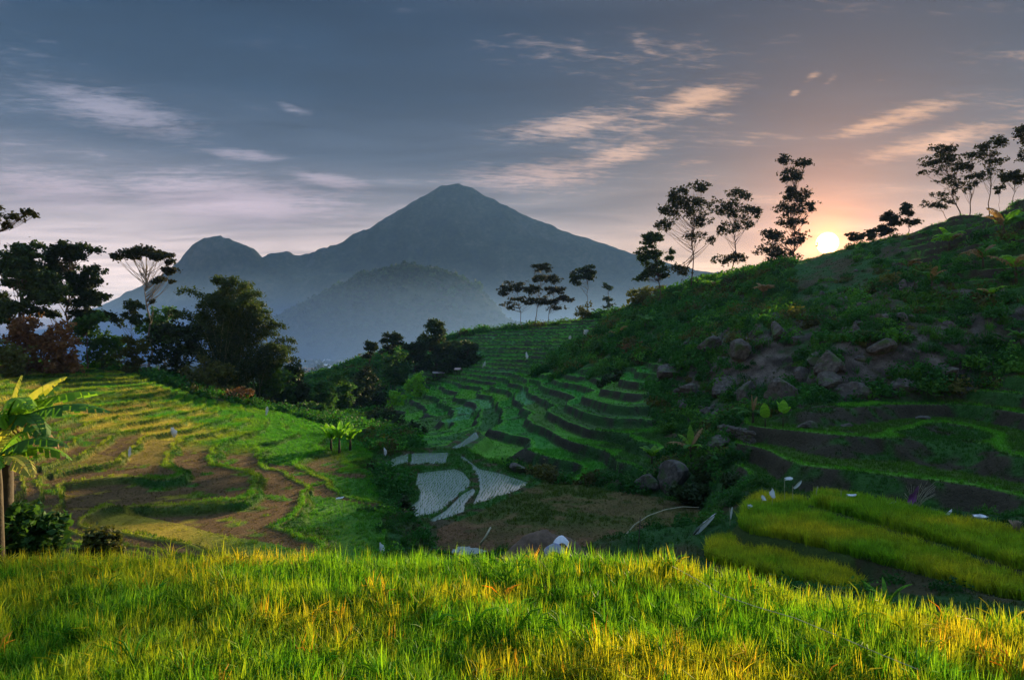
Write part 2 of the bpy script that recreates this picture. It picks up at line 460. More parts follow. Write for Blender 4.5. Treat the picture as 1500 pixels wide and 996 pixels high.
def terrain(x, y, info=False):
    """height of the ground; with info also per point classes used for colour and planting"""
    x = np.asarray(x, float); y = np.asarray(y, float)
    r = np.hypot(x, y); d = np.maximum(y, .5)
    B = base_height(x, y)
    calm = sstep(16, 40, r)
    lf = sstep(300, 600, x / d * F + CU)
    B = B + calm * ((.55 + .55 * lf) * fbm(x / 22, y / 22, 3, 11) + 0.25 * fbm(x / 5, y / 5, 2, 12))
    uu = np.clip(x / d, -3, 3) * 10; ll = 8 * np.log(d)
    wob = 0.5 * fbm(x / 9, y / 9, 2, 40)
    ml = sstep(.22, -.22, sdist(uu, ll, T_LEFT) + wob)
    mm = sstep(.22, -.22, sdist(uu, ll, T_MID) + wob)
    mr = sstep(.22, -.22, sdist(uu, ll, T_RIGHT) + .5 * wob)
    mt = sstep(.3, -.3, sdist(uu, ll, T_TOP) + wob)
    Z = B.copy(); riser = np.zeros_like(B); level = np.zeros_like(B); cell = np.zeros_like(B); lip = np.zeros_like(B)
    for mask, step, (ca, cb), L, off, w, sd in ((ml, .50, (.45, .89), 11.0, .35, .12, 3), (mm, 1.3, (.93, -.35), 15.0, .45, .2, 4), (mr, 1.35, (.95, .3), 22.0, .35, .34, 5), (mt, 1.8, (.95, .3), 40.0, .2, .25, 6)):
        t = (x * ca + y * cb + 4 * fbm(x / 14, y / 14, 2, 20 + sd)) / L
        ci = np.floor(t)
        q = B / step + off * _hash(ci.astype(np.int64), np.zeros_like(ci, np.int64), sd)
        fl = np.floor(q); fr = q - fl
        ris = sstep(1 - w, 1 - .03, fr)
        bund = sstep(.0, .05, fr) * sstep(.16, .08, fr)
        zt = (fl + ris - off * .25 + bund * .10 / step + .04 * fr) * step
        Z = Z * (1 - mask) + zt * mask
        on = mask > .5
        riser = np.where(on, np.maximum(sstep(1 - w - .03, 1 - w + .05, fr), 0) , riser)
        lip = np.where(on, bund, lip)
        level = np.where(on, fl, level); cell = np.where(on, ci, cell)
    rough = (1 - np.clip(ml + mm + mr + mt, 0, 1)) * sstep(24, 45, r) * sstep(420, 300, r)
    uu2 = x / d * F + CU
    cliff = rough * sstep(940, 1030, uu2) * sstep(74, 82, d) * sstep(150, 115, d)
    Z = Z + cliff * (1.5 * (np.abs(fbm(x / 6, y / 9, 3, 36)) * 2 - .5) + .5 * np.abs(fbm(x / 1.8, y / 1.8, 2, 37)))
    Z = Z + rough * (0.55 * fbm(x / 3.1, y / 3.1, 3, 31) + 1.1 * np.maximum(0, fbm(x / 8, y / 8, 2, 32)))
    zone = np.zeros(len(x), int)                         # 0 wild, 1 left, 2 mid, 3 right, 4 top, 5 field, 6 stubble, 7 basin bund, 8 under water, 9 rice plot
    zone[ml > .5] = 1; zone[mm > .5] = 2; zone[mr > .5] = 3; zone[mt > .5] = 4
    near = r < 130
    xn, yn = x[near], y[near]; zn = Z[near]; zo = zone[near]; rn = riser[near]
    def pad(poly, z, soft, code):
        nonlocal zn, zo, rn
        s = sdist(xn, yn, poly)
        k = sstep(soft, 0, s)
        zn = zn * (1 - k) + z * k
        zo = np.where(s < 0, code, zo)
        rn = np.where(s < 0, 0, rn)
        return s
    pad(STUBBLE, -14.55 + .05 * fbm(xn / 2, yn / 2, 2, 9), 2.0, 6)
    pad(BASIN, -14.28 + .05 * fbm(xn / 1.2, yn / 1.2, 2, 8), 1.5, 7)
    for p in WATER_P:
        s = sdist(xn, yn, p) + .05; k = sstep(.14, -.08, s)
        zn = zn * (1 - k) - 14.85 * k; zo = np.where(s < 0, 8, zo)
    # ledges that carry the rice plots on the right
    for z, p in RICE_P:
        s = pad(p, z, .9, 9)
    s = sdist(xn, yn, FIELD)
    k = sstep(1.2, 0, s); zn = zn * (1 - k) + (FIELD_Z + .06 * fbm(xn, yn, 2, 77)) * k; zo = np.where(s < 0, 5, zo)
    Z[near] = zn; zone[near] = zo; riser[near] = rn
    if info: return Z, dict(zone=zone, riser=riser, level=level, cell=cell, lip=lip, rough=rough, r=r, ml=ml, mm=mm, mr=mr, mt=mt)
    return Z
def ground(x, y):
    return float(terrain(np.array([x]), np.array([y]))[0])
def ground_at(u, d):
    """ground point in direction of pixel column u, d metres ahead"""
    x = (u - CU) / F * d
    return Vector((x, d, ground(x, d)))

def terrain_colour(x, y, I, steep=None):
    n = len(x); zone = I['zone']; ris = I['riser']; d = np.maximum(y, .5); u = x / d * F + CU
    h = _hash(I['level'].astype(np.int64), I['cell'].astype(np.int64), 91)
    h2 = _hash(I['level'].astype(np.int64), I['cell'].astype(np.int64), 92)
    nz = fbm(x / 6, y / 6, 3, 60); nf = fbm(x / 1.3, y / 1.3, 2, 61)
    def C(*c): return np.array(c)[None, :]
    def mixc(a, b, t): return a * (1 - t[:, None]) + b * t[:, None]
    # wild slope: grass, scrub soil
    c = mixc(np.repeat(C(.035, .10, .025), n, 0), np.repeat(C(.062, .056, .024), n, 0), sstep(-.1, .4, nz + .5 * nf))
    stony = sstep(960, 1050, u) * sstep(75, 85, d) * sstep(175, 110, d)
    c = mixc(c, np.repeat(C(.070, .060, .036), n, 0), stony * sstep(-.25, .25, nf + nz) * .8)
    if steep is not None:
        rockc = mixc(np.repeat(C(.045, .038, .03), n, 0), np.repeat(C(.15, .13, .105), n, 0), sstep(-.3, .4, fbm(x / 2.2 + .4 * I['z'], y / 2.2 + .7 * I['z'], 3, 63)))
        c = mixc(c, rockc, steep * sstep(900, 980, u) * sstep(68, 76, d) * sstep(170, 130, d) * sstep(-.5, -.1, nf + .4))
    # left terraces
    gold = sstep(430, 230, u) * sstep(-.25, .3, nz + .6 * (h2 - .45))
    low = sstep(86, 74, d + 10 * nz)
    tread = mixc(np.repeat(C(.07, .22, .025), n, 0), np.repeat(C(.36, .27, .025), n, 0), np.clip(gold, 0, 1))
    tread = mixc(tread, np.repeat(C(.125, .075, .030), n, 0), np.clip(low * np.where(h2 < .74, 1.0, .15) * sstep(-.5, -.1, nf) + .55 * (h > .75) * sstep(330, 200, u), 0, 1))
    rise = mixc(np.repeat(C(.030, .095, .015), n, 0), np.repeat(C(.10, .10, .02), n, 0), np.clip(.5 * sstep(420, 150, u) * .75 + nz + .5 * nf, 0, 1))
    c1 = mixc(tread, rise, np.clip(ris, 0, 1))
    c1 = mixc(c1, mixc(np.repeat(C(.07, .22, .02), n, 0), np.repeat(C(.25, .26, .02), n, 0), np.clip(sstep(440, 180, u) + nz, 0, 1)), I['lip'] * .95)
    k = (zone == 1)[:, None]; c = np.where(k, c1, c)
    # middle terraces
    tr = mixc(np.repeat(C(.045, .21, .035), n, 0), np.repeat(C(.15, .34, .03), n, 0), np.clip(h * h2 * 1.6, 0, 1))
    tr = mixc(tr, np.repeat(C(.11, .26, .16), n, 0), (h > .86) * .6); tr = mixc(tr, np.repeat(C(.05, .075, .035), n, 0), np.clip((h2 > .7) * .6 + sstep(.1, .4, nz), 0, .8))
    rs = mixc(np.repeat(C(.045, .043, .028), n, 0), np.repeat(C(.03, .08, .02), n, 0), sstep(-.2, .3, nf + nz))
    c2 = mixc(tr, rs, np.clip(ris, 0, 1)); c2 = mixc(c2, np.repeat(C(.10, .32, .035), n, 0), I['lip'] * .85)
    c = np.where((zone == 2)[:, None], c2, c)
    tr = mixc(mixc(np.repeat(C(.035, .095, .018), n, 0), np.repeat(C(.08, .15, .02), n, 0), h), np.repeat(C(.06, .055, .03), n, 0), sstep(.1, .5, nz + .6 * nf))
    rs = mixc(np.repeat(C(.050, .043, .026), n, 0), np.repeat(C(.035, .10, .02), n, 0), sstep(-.2, .2, nf + nz))
    c3 = mixc(tr, rs, np.clip(ris, 0, 1)); c3 = mixc(c3, np.repeat(C(.11, .30, .03), n, 0), I['lip'] * .95)
    c = np.where(((zone == 3) | (zone == 4))[:, None], c3, c)
    c = np.where((zone == 5)[:, None], C(.05, .07, .02), c)
    st = mixc(np.repeat(C(.075, .10, .022), n, 0), np.repeat(C(.15, .085, .04), n, 0), np.clip(sstep(-.2, .3, nz + nf) * .6 + sstep(56, 50, d) * .7, 0, 1))
    c = np.where((zone == 6)[:, None], st, c)
    c = np.where((zone == 7)[:, None], mixc(np.repeat(C(.05, .14, .03), n, 0), np.repeat(C(.07, .06, .03), n, 0), sstep(-.1, .3, nf)), c)
    c = np.where((zone == 8)[:, None], C(.09, .08, .055), c)
    c = np.where((zone == 9)[:, None], C(.06, .09, .02), c)
    far = sstep(300, 600, I['r'])
    c = mixc(c, mixc(np.repeat(C(.04, .09, .03), n, 0), np.repeat(C(.12, .15, .06), n, 0), sstep(-.2, .3, fbm(x / 60, y / 60, 3, 71))), far)
    return np.clip(c * (1 + .25 * nf)[:, None], .005, .9)

def build_terrain():
    ang = np.radians(np.linspace(-75, 75, 30) ); 
    ang = np.radians(np.concatenate([np.linspace(-75, -41, 60)[:-1], np.linspace(-41, 41, 640), np.linspace(41, 75, 60)[1:]]))
    rad = np.concatenate([np.linspace(.4, 6, 12)[:-1], np.geomspace(6, 24, 130)[:-1], np.geomspace(24, 330, 740)[:-1], np.geomspace(330, 5000, 130)])
    R, A = np.meshgrid(rad, ang, indexing='ij')
    x = (R * np.sin(A)).ravel(); y = (R * np.cos(A)).ravel()
    Z, I = terrain(x, y, True)
    nr, na = len(rad), len(ang)
    i, j = np.meshgrid(np.arange(nr - 1), np.arange(na - 1), indexing='ij')
    q = np.stack([i * na + j, i * na + j + 1, (i + 1) * na + j + 1, (i + 1) * na + j], -1).reshape(-1, 4)[:, ::-1]
    m, N, out = new_mat('terrain_ground')
    at_ = N.new('ShaderNodeAttribute', attribute_type='GEOMETRY', attribute_name='col')
    pos = N.new('ShaderNodeNewGeometry').outputs['Position']
    f1 = N.noise(pos, 5.0, 6.0, 0.7); f2 = N.noise(pos, .7, 4.0, 0.6)
    c = N.mix(1.0, at_.outputs['Color'], N.ramp(f1, [(.3, .62), (.7, 1.35)]), 'MULTIPLY')
    c = N.mix(1.0, c, N.ramp(f2, [(.3, .8), (.7, 1.2)]), 'MULTIPLY')
    b = N.new('ShaderNodeBsdfPrincipled'); b.inputs['Roughness'].default_value = .95; b.inputs['Specular IOR Level'].default_value = .1
    N.put(b.inputs['Base Color'], c)
    bn = N.new('ShaderNodeBump'); bn.inputs['Strength'].default_value = .9; bn.inputs['Distance'].default_value = .25
    N.put(bn.inputs['Height'], f1); N.t.links.new(bn.outputs[0], b.inputs['Normal'])
    N.t.links.new(b.outputs[0], out.inputs[0])
    me = mesh_from('terrain', np.stack([x, y, Z], -1), q, m, True)
    g0 = np.gradient(Z.reshape(nr, na), axis=0) / np.gradient(rad)[:, None]
    I['z'] = Z
    col = terrain_colour(x, y, I, sstep(.45, .8, np.abs(g0)).ravel())
    a = me.attributes.new('col', 'FLOAT_COLOR', 'POINT')
    a.data.foreach_set('color', np.concatenate([col, np.ones((len(col), 1))], 1).astype(np.float32).ravel())
    o = link('terrain', me)
    tag(o, kind='structure')
build_terrain()

# ------------------------------------------------------------------ far mountains
def mat_mountain():
    m, N, out = new_mat('mountain_forest')
    pos = N.new('ShaderNodeNewGeometry').outputs['Position']
    f = N.noise(pos, .007, 8.0, .68); f2 = N.noise(pos, .06, 4.0, .6)
    c = N.ramp(N.m('ADD', N.m('MULTIPLY', f, .6), N.m('MULTIPLY', f2, .4)), [(.34, (.018, .028, .014)), (.5, (.04, .055, .025)), (.66, (.085, .09, .055))])
    b = N.new('ShaderNodeBsdfDiffuse'); N.put(b.inputs['Color'], c)
    N.t.links.new(b.outputs[0], out.inputs[0])
    return m
M_MOUNT = mat_mountain()
def mountain(name, u0, v0, dist, left, right, depth_scale=.8, gully=.06, seed=1, fuzz=0.0, n=(220, 150), zb=None):
    """a hill with its own flank profiles: (pixels from the summit, pixels below it) to the left and to the right"""
    S = dist / F
    c = np.array([(u0 - CU) * S, dist])
    top = (CV - v0) * S; base = (PLAIN_Z - 6) if zb is None else zb
    th = np.linspace(0, 2 * math.pi, n[0], endpoint=False)
    rr = np.linspace(0, 1, n[1]) ** 1.25
    lr = np.array(left, float) * S; rt = np.array(right, float) * S
    Rmax = max(lr[-1, 0], rt[-1, 0])
    T, Rr = np.meshgrid(th, rr * Rmax, indexing='ij')
    dl = np.interp(Rr, lr[:, 0], lr[:, 1]); dr = np.interp(Rr, rt[:, 0], rt[:, 1])
    w = sstep(-.5, .5, np.cos(T))
    drop = (dl * (1 - w) + dr * w) * (1 + .55 * np.sin(T) ** 2)
    x = Rr * np.cos(T); y = Rr * np.sin(T) * depth_scale
    g = fbm(T * 9 / math.pi + 3 * fbm(x / (90 * S), y / (90 * S), 2, seed + 9), Rr / (220 * S), 4, seed)
    side = np.abs(np.sin(T))
    z = top - drop + g * gully * Rmax * sstep(.02, .35, Rr / Rmax) * (.12 + .88 * side)
    z += fuzz * fbm((x + c[0]) / 9, (y + c[1]) / 9, 3, seed + 4) + 4 * S * fbm(x / (14 * S), y / (14 * S), 3, seed + 5)
    z = np.maximum(z, base)
    v = np.stack([x + c[0], y + c[1], z], -1).reshape(-1, 3)
    i, j = np.meshgrid(np.arange(n[0]), np.arange(n[1] - 1), indexing='ij'); i2 = (i + 1) % n[0]
    q = np.stack([i * n[1] + j, i * n[1] + j + 1, i2 * n[1] + j + 1, i2 * n[1] + j], -1).reshape(-1, 4)
    o = link(name, mesh_from(name, v, q, M_MOUNT, True))
    tag(o, kind='structure')
    return o
mountain('volcano', 668, 271, 3400, [(0, 0), (22, 3), (40, 14), (70, 30), (110, 54), (170, 84), (230, 104), (290, 111), (400, 150), (560, 260), (700, 300)],
         [(0, 0), (22, 3), (50, 20), (112, 52), (180, 76), (258, 105), (330, 124), (460, 140), (620, 200), (800, 300)], .5, .06, 3)
mountain('mountain', 318, 346, 3100, [(0, 0), (20, 3), (36, 14), (56, 38), (80, 58), (150, 94), (220, 128), (330, 165)],
         [(0, 0), (20, 4), (45, 14), (62, 28), (76, 40), (130, 62), (240, 120), (330, 165)], .5, .06, 5)
mountain('hill', 590, 397, 1500, [(0, 0), (30, 4), (60, 12), (100, 30), (150, 56), (180, 74), (260, 120)],
         [(0, 0), (55, 3), (95, 18), (125, 40), (160, 75), (260, 130)], .8, .05, 8, fuzz=6.0, n=(420, 220))

# ------------------------------------------------------------------ the air
def build_haze():
    mb = MB(); mb.box((0, 2500, 390), (10400, 5400, 920))
    m, N, out = new_mat('haze_air')
    vol = N.new('ShaderNodeVolumePrincipled')
    vol.inputs['Color'].default_value = (.24, .48, 1.0, 1)
    vol.inputs['Density'].default_value = HAZE
    vol.inputs['Anisotropy'].default_value = 0.0
    N.t.links.new(vol.outputs[0], out.inputs['Volume'])
    o = link('haze', mb.mesh('haze', m))
    tag(o, kind='stuff')
HAZE = 0.00006
build_haze()

def build_mist():
    """morning mist lying in the far valley, thinning upward"""
    mb = MB(); mb.box((-250, 1950, 45), (3600, 2700, 190))
    m, N, out = new_mat('mist_air')
    vol = N.new('ShaderNodeVolumePrincipled')
    vol.inputs['Color'].default_value = (.34, .60, 1.0, 1)
    pos = N.new('ShaderNodeNewGeometry').outputs['Position']
    x, y, z = N.sep(pos)
    d = N.m('EXPONENT', N.m('MULTIPLY', N.m('ADD', z, 45.0), -1 / 54.0))
    d = N.m('MULTIPLY', d, N.smooth(y, 620.0, 1000.0))
    d = N.m('MULTIPLY', d, N.smooth(z, 138.0, 60.0))
    N.put(vol.inputs['Density'], N.m('MULTIPLY', d, .0034))
    N.t.links.new(vol.outputs[0], out.inputs['Volume'])
    tag(link('mist', mb.mesh('mist', m)), kind='stuff')
build_mist()
# ------------------------------------------------------------------ plant materials
M_BARK = mat_simple('bark', (.085, .065, .048), .9, .35, 3.0, .4)
M_BARK_PALE = mat_simple('pale_bark', (.20, .18, .15), .9, .3, 3.0, .3)
M_LEAF_DARK = mat_leaf('leaf_dark', (.020, .045, .014), (.045, .080, .020), .25)
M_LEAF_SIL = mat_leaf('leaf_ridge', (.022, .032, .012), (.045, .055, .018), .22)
M_LEAF_MID = mat_leaf('leaf_mid', (.030, .10, .025), (.075, .18, .035), .35)
M_LEAF_BRIGHT = mat_leaf('leaf_bright', (.10, .30, .02), (.22, .48, .03), .45)
M_LEAF_OLIVE = mat_leaf('leaf_olive', (.07, .09, .02), (.13, .14, .03), .35)
M_LEAF_DRY = mat_leaf('leaf_dry', (.15, .075, .030), (.22, .12, .05), .3)
M_LEAF_BAMBOO = mat_leaf('leaf_bamboo', (.040, .085, .025), (.085, .13, .035), .35)
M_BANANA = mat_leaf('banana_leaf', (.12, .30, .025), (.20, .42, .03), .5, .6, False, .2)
M_BANANA_DARK = mat_leaf('banana_leaf_dark', (.05, .17, .025), (.09, .25, .03), .45, .6, False, .2)  # darker green tone for some of the banana leaves
M_BANANA_YELLOW = mat_leaf('banana_leaf_yellow', (.42, .46, .05), (.55, .50, .08), .5, .5, False, .3)
M_BANANA_DRY = mat_leaf('banana_leaf_dry', (.22, .13, .06), (.32, .22, .10), .3, .8)
M_BSTEM = mat_simple('banana_stem', (.055, .042, .022), .8, .5, 4.0, .4)
M_CULM = mat_simple('bamboo_culm', (.16, .17, .06), .6, .3, 2.0)

def leaf_quads(mb, pts, size, r, flat=.5, aspect=.42):
    """many small folded leaf faces at pts"""
    n = len(pts)
    a = r.normal(size=(n, 3)); a[:, 2] *= flat; a[:, 2] -= .25; a /= np.linalg.norm(a, axis=1)[:, None]
    b = np.cross(a, r.normal(size=(n, 3)) * [1, 1, .6] + [0, 0, 1.0]); b /= np.linalg.norm(b, axis=1)[:, None] + 1e-9
    nrm = np.cross(a, b)
    s = (size * r.uniform(.65, 1.35, n))[:, None]
    v = np.stack([pts - a * s * .5, pts + b * s * aspect + nrm * s * .12, pts + a * s * .6, pts - b * s * aspect + nrm * s * .12], 1).reshape(-1, 3)
    k = np.arange(n)[:, None] * 4
    mb.add(v, np.concatenate([k + [0, 1, 2], k + [0, 2, 3]], 0))

def tree(name, label, d, ub, crowns, trunk_r, leaf, mat, cat='tree', group=None, bark=None, seed=0, top=None, start=.45, flat=.45, cr=None, lean=0.0, limbs=True, hollow=0.0, zb=None, spread=1.0, sag=0.0, tuft=True):
    """tree from its crown masses: (u, v, half width, half height, clusters, leaves per cluster) in photograph pixels at distance d"""
    r = np.random.default_rng(1000 + seed)
    g = ground_at(ub, d)
    if zb is not None: g.z = zb
    root = empty(name, g); tag(root, label, cat, group)
    S = d / F
    base = np.array([0, 0, -.4])
    cl = []
    for (u, v, ru, rv, nc, nl) in crowns:
        c = np.array([(u - CU) * S - g.x, 0, (CV - v) * S - g.z])
        for k in range(nc):
            p = r.normal(size=3); p /= np.linalg.norm(p); rad = (hollow + (1 - hollow) * r.uniform() ** .4)
            p = c + p * rad * np.array([ru, ru * .85, rv]) * S * .86
            cl.append((p, nl, (ru * S, rv * S), nc))
    P = np.array([c[0] for c in cl])
    if top is None:
        tp = np.array([P[:, 0].mean(), 0, P[:, 2].max() - .1 * (P[:, 2].max() - P[:, 2].min())])
    else:
        tp = np.array([(top[0] - CU) * S - g.x, 0, (CV - top[1]) * S - g.z])
    n = 9
    t = np.linspace(0, 1, n)[:, None]
    trunk = base * (1 - t) + tp * t
    wob = .018 * np.linalg.norm(tp)
    trunk[1:-1] += r.normal(size=(n - 2, 3)) * [wob, wob, 0]
    trunk[:, 0] += lean * np.sin(t[:, 0] * math.pi)
    wood = MB()
    wood.tube(trunk, trunk_r * (1 - .82 * t[:, 0] ** .8), 7)
    H = tp[2] - base[2]
    leafmb = MB()
    for p, nl, (rx, rz), nc in cl:
        if limbs:
            f = np.clip((p[2] - base[2]) / H - r.uniform(.12, .3), start * r.uniform(.8, 1.0), .93)
            k = f * (n - 1); i = int(min(k, n - 2)); s0 = trunk[i] * (1 - (k - i)) + trunk[i + 1] * (k - i)
            mid = s0 * .45 + p * .55 + np.array([0, 0, -.12 * np.linalg.norm(p - s0)]) + r.normal(size=3) * .04 * np.linalg.norm(p - s0)
            rr = trunk_r * .44 * (1 - .6 * f)
            wood.tube(bez(s0, mid, p, 6), np.linspace(rr, max(rr * .22, .012), 6), 4)
        rc = cr * S if cr else spread *  (rx * rx * max(rz, .35 * rx) / max(nc, 1)) ** (1 / 3)
        # leaves sit in sprays along twigs that leave the end of the limb
        per = 9; nt = max(nl // per, 2)
        o_ = r.normal(size=(nt, 3)) * np.array([rc, rc, rc * flat]) * .38 + p
        dr = r.normal(size=(nt, 3)) * [1, 1, .5] + [0, 0, .25]; dr /= np.linalg.norm(dr, axis=1)[:, None]
        ln = rc * r.uniform(.45, .95, (nt, 1)); dr[:, 2] *= max(flat, .45)
        e_ = o_ + dr * ln
        tq = np.repeat(r.uniform(.15, 1.05, (nt, per)).ravel(), 1)[:, None]
        q = np.repeat(o_, per, 0) * (1 - tq) + np.repeat(e_, per, 0) * tq
        q[:, 2] -= .12 * np.repeat(ln[:, 0], per) * tq[:, 0] ** 2
        q += r.normal(size=q.shape) * leaf * .42
        leaf_quads(leafmb, q, leaf, r)
        if limbs and tuft:
            for a_, b_ in list(zip(o_, e_))[:max(nt // 2, 3)]:
                wood.tube(np.array([p * .5 + a_ * .5, a_, b_]), [max(trunk_r * .07, .014), .014, .008], 3)
    link('trunk', wood.mesh('trunk', bark or M_BARK, True), root)
    c = link('crown', leafmb.mesh('crown', mat), root); c['kind'] = 'stuff'
    return root

def copy_thing(o, loc, rz=0.0, s=1.0, label=None):
    c = o.copy(); COL.objects.link(c)
    c.location = loc; c.rotation_euler = (0, 0, rz); c.scale = (s, s, s)
    if label: c['label'] = label
    for ch in list(o.children):
        k = ch.copy(); COL.objects.link(k); k.parent = c
        for g in list(ch.children):
            h = g.copy(); COL.objects.link(h); h.parent = k
    return c

# ------------------------------------------------------------------ trees on the left rim
G_L = 'trees on the left rim of the valley'
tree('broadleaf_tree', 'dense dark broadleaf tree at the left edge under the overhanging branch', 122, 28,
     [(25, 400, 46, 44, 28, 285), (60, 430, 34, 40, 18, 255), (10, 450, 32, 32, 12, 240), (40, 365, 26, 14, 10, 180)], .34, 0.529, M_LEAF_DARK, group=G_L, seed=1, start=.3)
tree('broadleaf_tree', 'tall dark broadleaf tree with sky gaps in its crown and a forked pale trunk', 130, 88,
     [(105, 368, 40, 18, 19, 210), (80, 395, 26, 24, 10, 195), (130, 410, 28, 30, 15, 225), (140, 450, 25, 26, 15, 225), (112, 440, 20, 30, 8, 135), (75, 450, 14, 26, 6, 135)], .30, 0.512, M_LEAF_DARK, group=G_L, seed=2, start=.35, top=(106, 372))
tree('broadleaf_tree', 'low dark tree leaning right of the tall broadleaf pair', 128, 128,
     [(138, 470, 26, 20, 12, 120), (118, 480, 20, 22, 8, 110)], .16, .55, M_LEAF_MID, group=G_L, seed=3, start=.3)
tree('umbrella_tree', 'slender pale umbrella tree with a flat layered crown beside the bamboo', 138, 219,
     [(205, 368, 34, 7, 21, 112), (235, 375, 24, 6, 14, 105), (185, 376, 22, 5, 10, 90), (248, 396, 15, 6, 8, 90), (240, 412, 17, 5, 6, 75), (252, 385, 12, 4, 5, 75), (226, 442, 7, 4, 2, 51)], .30, 0.427, M_LEAF_SIL, group=G_L, seed=4, bark=M_BARK_PALE, start=.52, flat=.36, top=(214, 385))
tree('spindly_tree', 'small spindly tree with loose dark tufts just left of the umbrella tree', 134, 196,
     [(196, 445, 14, 10, 8, 90), (186, 462, 12, 8, 6, 75), (172, 472, 10, 7, 5, 68), (205, 470, 12, 9, 6, 90)], .08, 0.427, M_LEAF_DARK, group=G_L, seed=5, start=.4, flat=.55)
# shrubs under them
def shrub(label, d, u, v, ru, rv, mat, leaf=.5, nc=14, nl=90, seed=0, name='shrub', group=None, **k):
    k.setdefault('top', (u, v - rv * .4))
    return tree(name, label, d, u, [(u, v, ru, rv, nc, nl), (u, v + rv * .85, ru * .95, rv * .75, max(nc * 2 // 3, 4), nl)], .07, leaf, mat, 'shrub' if name == 'shrub' else 'tree', group, seed=seed, start=.15, flat=.75, **k)
G_S = 'shrubs along the top of the left terraces'
shrub('reddish brown dry shrub below the dense tree at the left edge', 116, 42, 492, 40, 34, M_LEAF_DRY, .5, 22, 110, 11, group=G_S)
shrub('dry brown shrub with pale stalks under the tall broadleaf tree', 118, 92, 505, 28, 32, M_LEAF_DRY, .5, 16, 100, 12, group=G_S)
shrub('olive scrubby shrub in the corner at the left edge of the terraces', 110, 8, 515, 26, 30, M_LEAF_OLIVE, .5, 14, 100, 13, group=G_S)
shrub('round green shrub behind the pale rags of the upper left terrace', 135, 150, 508, 34, 28, M_LEAF_MID, .55, 20, 100, 14, group=G_S)
shrub('olive yellow shrub at the foot of the umbrella tree', 130, 197, 515, 22, 26, M_LEAF_OLIVE, .5, 14, 90, 15, group=G_S)
shrub('dark green shrub filling the gap between umbrella tree and bamboo', 140, 250, 500, 36, 53.680, M_LEAF_DARK, .6, 26, 110, 16, group=G_S)
shrub('bluish green shrub rising behind the umbrella tree stem', 150, 232, 472, 34, 22, M_LEAF_MID, .6, 18, 100, 17, group=G_S)
shrub('dark hedge like shrub sloping down below the bamboo', 138, 300, 548, 40, 26, M_LEAF_OLIVE, .55, 22, 100, 18, group=G_S)
shrub('brown leaved shrub at the terrace end under the bamboo', 132, 345, 580, 28, 18, M_LEAF_DRY, .5, 12, 80, 19, group=G_S)

# ------------------------------------------------------------------ bamboo
def bamboo():
    d = 146; S = d / F; r = np.random.default_rng(77)
    g = ground_at(340, d); g.z -= .5
    root = empty('bamboo_clump', g)
    tag(root, 'huge feathery bamboo clump in the middle of the left rim', 'bamboo')
    lf = MB()
    for k in range(72):
        tipu = r.uniform(268, 418); tipv = 412 + 95 * abs((tipu - 338) / 80) ** 1.7 + r.uniform(-6, 34)
        if k == 0: tipu, tipv = 318, 420
        if k == 1: tipu, tipv = 290, 425
        if k == 2: tipu, tipv = 385, 428
        tip = np.array([(tipu - CU) * S - g.x, r.normal() * 4.0, (CV - tipv) * S - g.z])
        b = np.array([r.normal() * 2.2, r.normal() * 1.6, 0])
        apex = np.array([b[0] + .72 * (tip[0] - b[0]), b[1] + .6 * (tip[1] - b[1]), tip[2] * 1.16])
        pts = bez(b, apex * [.75, .75, 1.0], tip + [0.9 * np.sign(tip[0] - b[0]) * 1.2, 0, -1.0], 10)
        c = MB(); c.tube(pts, np.linspace(.075, .012, 10), 5)
        if k < 40 or True:
            link('culm', c.mesh('culm', M_CULM, True), root)
        tt = r.uniform(.08, 1, 700) ** .85
        i = np.clip((tt * 9).astype(int), 0, 8); fr = (tt * 9 - i)[:, None]
        q = pts[i] * (1 - fr) + pts[i + 1] * fr
        q = q + r.normal(size=q.shape) * np.array([.85, .85, .6]) * (1.15 - .6 * tt)[:, None]
        leaf_quads(lf, q, .50, r, .8, .28)
    c = link('foliage', lf.mesh('foliage', M_LEAF_BAMBOO), root); c['kind'] = 'stuff'
bamboo()

# ------------------------------------------------------------------ gully and mid valley trees
G_M = 'trees in the gully below the bamboo'
shrub('round green tree at the right foot of the bamboo clump', 160, 408, 562, 22, 26, M_LEAF_MID, .6, 20, 90, 21, 'bushy_tree', G_M)
shrub('bright topped green tree standing before the misty town', 168, 470, 575, 28, 24, M_LEAF_MID, .65, 22, 90, 22, 'bushy_tree', G_M)
shrub('low dark tree between the bright topped tree and the terraces', 170, 440, 592, 26, 24.400, M_LEAF_DARK, .6, 18, 80, 23, 'bushy_tree', G_M)
shrub('shadowed tree below the town, right of the bright topped tree', 185, 512, 585, 26, 26.840, M_LEAF_DARK, .65, 18, 80, 24, 'bushy_tree', G_M)
shrub('dark shrubby tree on the slope edge under the bamboo foot', 150, 378, 588, 26, 24.400, M_LEAF_DARK, .55, 16, 90, 25, 'bushy_tree', G_M)
for k, (u, v, d, ru, rv, m, lab) in enumerate([(395, 545, 152, 20, 26, M_LEAF_MID, 'slim green tree against the right edge of the bamboo'), (432, 560, 164, 24, 28, M_LEAF_DARK, 'full dark tree two trees right of the bamboo'), (497, 562, 178, 22, 24, M_LEAF_MID, 'rounded green tree below the right part of the town'),
    (530, 560, 190, 22, 26, M_LEAF_DARK, 'dusky tree between the rounded green tree and the light green scrub'), (455, 605, 140, 26, 18, M_LEAF_MID, 'low green tree at the end of the left terraces')]):
    shrub(lab, d, u, v, ru, rv, m, .6, 24, 100, 220 + k, 'bushy_tree', G_M)
G_H = 'hazy trees beyond the mid valley terraces'
